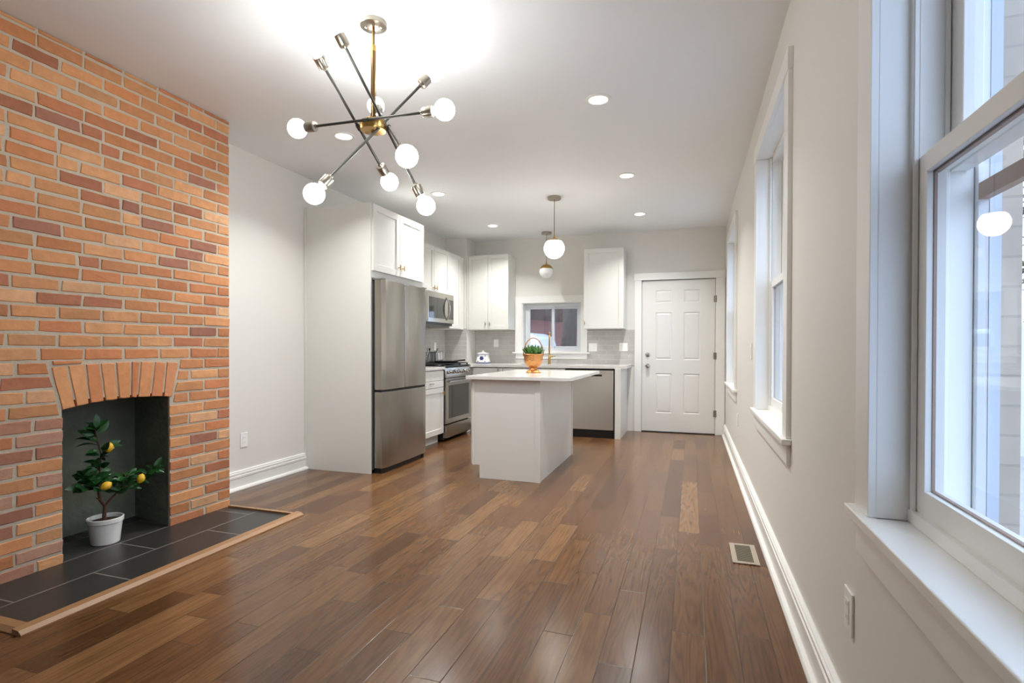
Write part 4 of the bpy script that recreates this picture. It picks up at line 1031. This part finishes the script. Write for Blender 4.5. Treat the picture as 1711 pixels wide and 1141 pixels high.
def board_fence(name, label, p0, p1, h, m_, zb, n, th=.02):
    p0 = Vector(p0); p1 = Vector(p1); d = (p1 - p0); L_ = d.length; d.normalize(); nn = Vector((-d.y, d.x, 0))
    r = thing(name, label, 'fence', (p0.x, p0.y, zb)); q = MB(); wv = L_ / n
    for k in range(n):
        a = p0 + d * (k * wv + .001); b = p0 + d * ((k + 1) * wv - .001); o = nn * th; hh = h + .02 * math.sin(k * 2.3)
        q.hexa([(a.x, a.y, zb), (b.x, b.y, zb), (b.x + o.x, b.y + o.y, zb), (a.x + o.x, a.y + o.y, zb), (a.x, a.y, zb + hh), (b.x, b.y, zb + hh), (b.x + o.x, b.y + o.y, zb + hh), (a.x + o.x, a.y + o.y, zb + hh)])
    build('boards', q, m_, r)
    for z in (.3, h - .3):
        q = MB(); a, b = p0 + nn * th, p1 + nn * th; o = nn * .04
        q.hexa([(a.x, a.y, zb + z), (b.x, b.y, zb + z), (b.x + o.x, b.y + o.y, zb + z), (a.x + o.x, a.y + o.y, zb + z), (a.x, a.y, zb + z + .09), (b.x, b.y, zb + z + .09), (b.x + o.x, b.y + o.y, zb + z + .09), (a.x + o.x, a.y + o.y, zb + z + .09)]); build('rail', q, m_, r)
board_fence('garden_fence', 'cream board fence in the side yard outside the largest window', (2.2, 16, 0), (5.2, 5.0, 0), 1.75, PFENCE, -.28, 70)
board_fence('garden_fence', 'dark weathered board fence behind the kitchen window', (-11, 17.5, 0), (2, 17.5, 0), 4.2, FENCEM, -.12, 80)
def tree(name, label, x, y, zb, r0, h, seed, lean=0, crown=True, nb=6):
    R_ = random.Random(seed); t = thing(name, label, 'tree', (x, y, zb)); q = MB()
    path = [(x + lean * (k / 8) ** 1.4 * h + R_.uniform(-.03, .03), y + R_.uniform(-.03, .03), zb + h * k / 8) for k in range(9)]
    q.tube(path, [r0 * (1 - .07 * k) for k in range(9)], 12)
    tips = []
    for k in range(nb):
        b = Vector(path[4 + k % 5]); a = R_.uniform(0, 2 * PI); L_ = h * R_.uniform(.25, .45)
        pts = [b + Vector((math.cos(a) * L_ * s, math.sin(a) * L_ * s, L_ * .8 * s + .1 * math.sin(6 * s))) for s in (0, .3, .65, 1)]
        q.tube(pts, [r0 * .4, r0 * .3, r0 * .2, r0 * .08], 7); tips += pts[1:]
    build('trunk', q, TBARK, t)
    if crown:
        q = MB()
        for p in tips + [Vector(path[-1])] * 3:
            for k in range(45):
                c = p + Vector((R_.gauss(0, .45), R_.gauss(0, .45), R_.gauss(0, .4))); dv = Vector((R_.uniform(-1, 1), R_.uniform(-1, 1), R_.uniform(-.6, .6))); leaf(q, c, dv, (0, 0, 1), R_.uniform(.1, .2), .09, .2)
        build('crown', q, TLEAF, t)
tree('bare_tree', 'thick dark tree trunk behind the kitchen window', -3.08, 13.9, .1, .22, 6, 2, .03, False)
tree('bare_tree', 'thin dark tree trunk behind the parked car', -5.2, 17.0, 1.8, .11, 5, 3, -.02, False, 2)
tree('leafy_tree', 'autumn tree beyond the cream side fence', 4.6, 11.0, -.28, .16, 4.2, 4, 0, True, 9)
tree('leafy_tree', 'bushy tree further along the cream side fence', 6.6, 7.0, -.28, .16, 4.0, 8, 0, True, 9)
# parked car
car = thing('parked_car', 'white hatchback car parked in the back yard behind the window', 'car', (-5.0, 12.2, -.12))
q = MB(); y0, y1 = 11.4, 13.05
side = [(-3.06, .30), (-3.04, .78), (-3.10, 1.0), (-3.22, 1.50), (-3.45, 1.60), (-4.9, 1.62), (-5.75, 1.10), (-6.75, .98), (-6.95, .72), (-6.93, .30)]
q.prism([(x, z - .12) for x, z in side], 'Y', y0, y1); build('body', q, CARW, car, bevel=.05, seg=3)
q = MB()
for yy in (y0 - .006, y1 + .001): q.prism([(-3.34, 1.02), (-3.44, 1.40), (-4.86, 1.42), (-5.50, 1.04)], 'Y', yy, yy + .005)
build('side_window', q, CARG, car)
for x in (-3.8, -6.15):
    for yy in (y0 - .02, y1 - .18):
        q = MB(); q.lathe([(0, 0), (.31, 0), (.33, .02), (.33, .18), (.31, .2), (0, .2)], (x, yy, .21), 28, axis=(0, 1, 0)); wh = build('wheel', q, RUBBER, car)
        q = MB(); q.lathe([(0, -.004), (.2, -.004), (.2, .002)], (x, yy, .21), 20, axis=(0, 1, 0)); build('hubcap', q, CHROME, wh)

for o in list(bpy.data.objects):
    if '_org' in o: del o['_org']
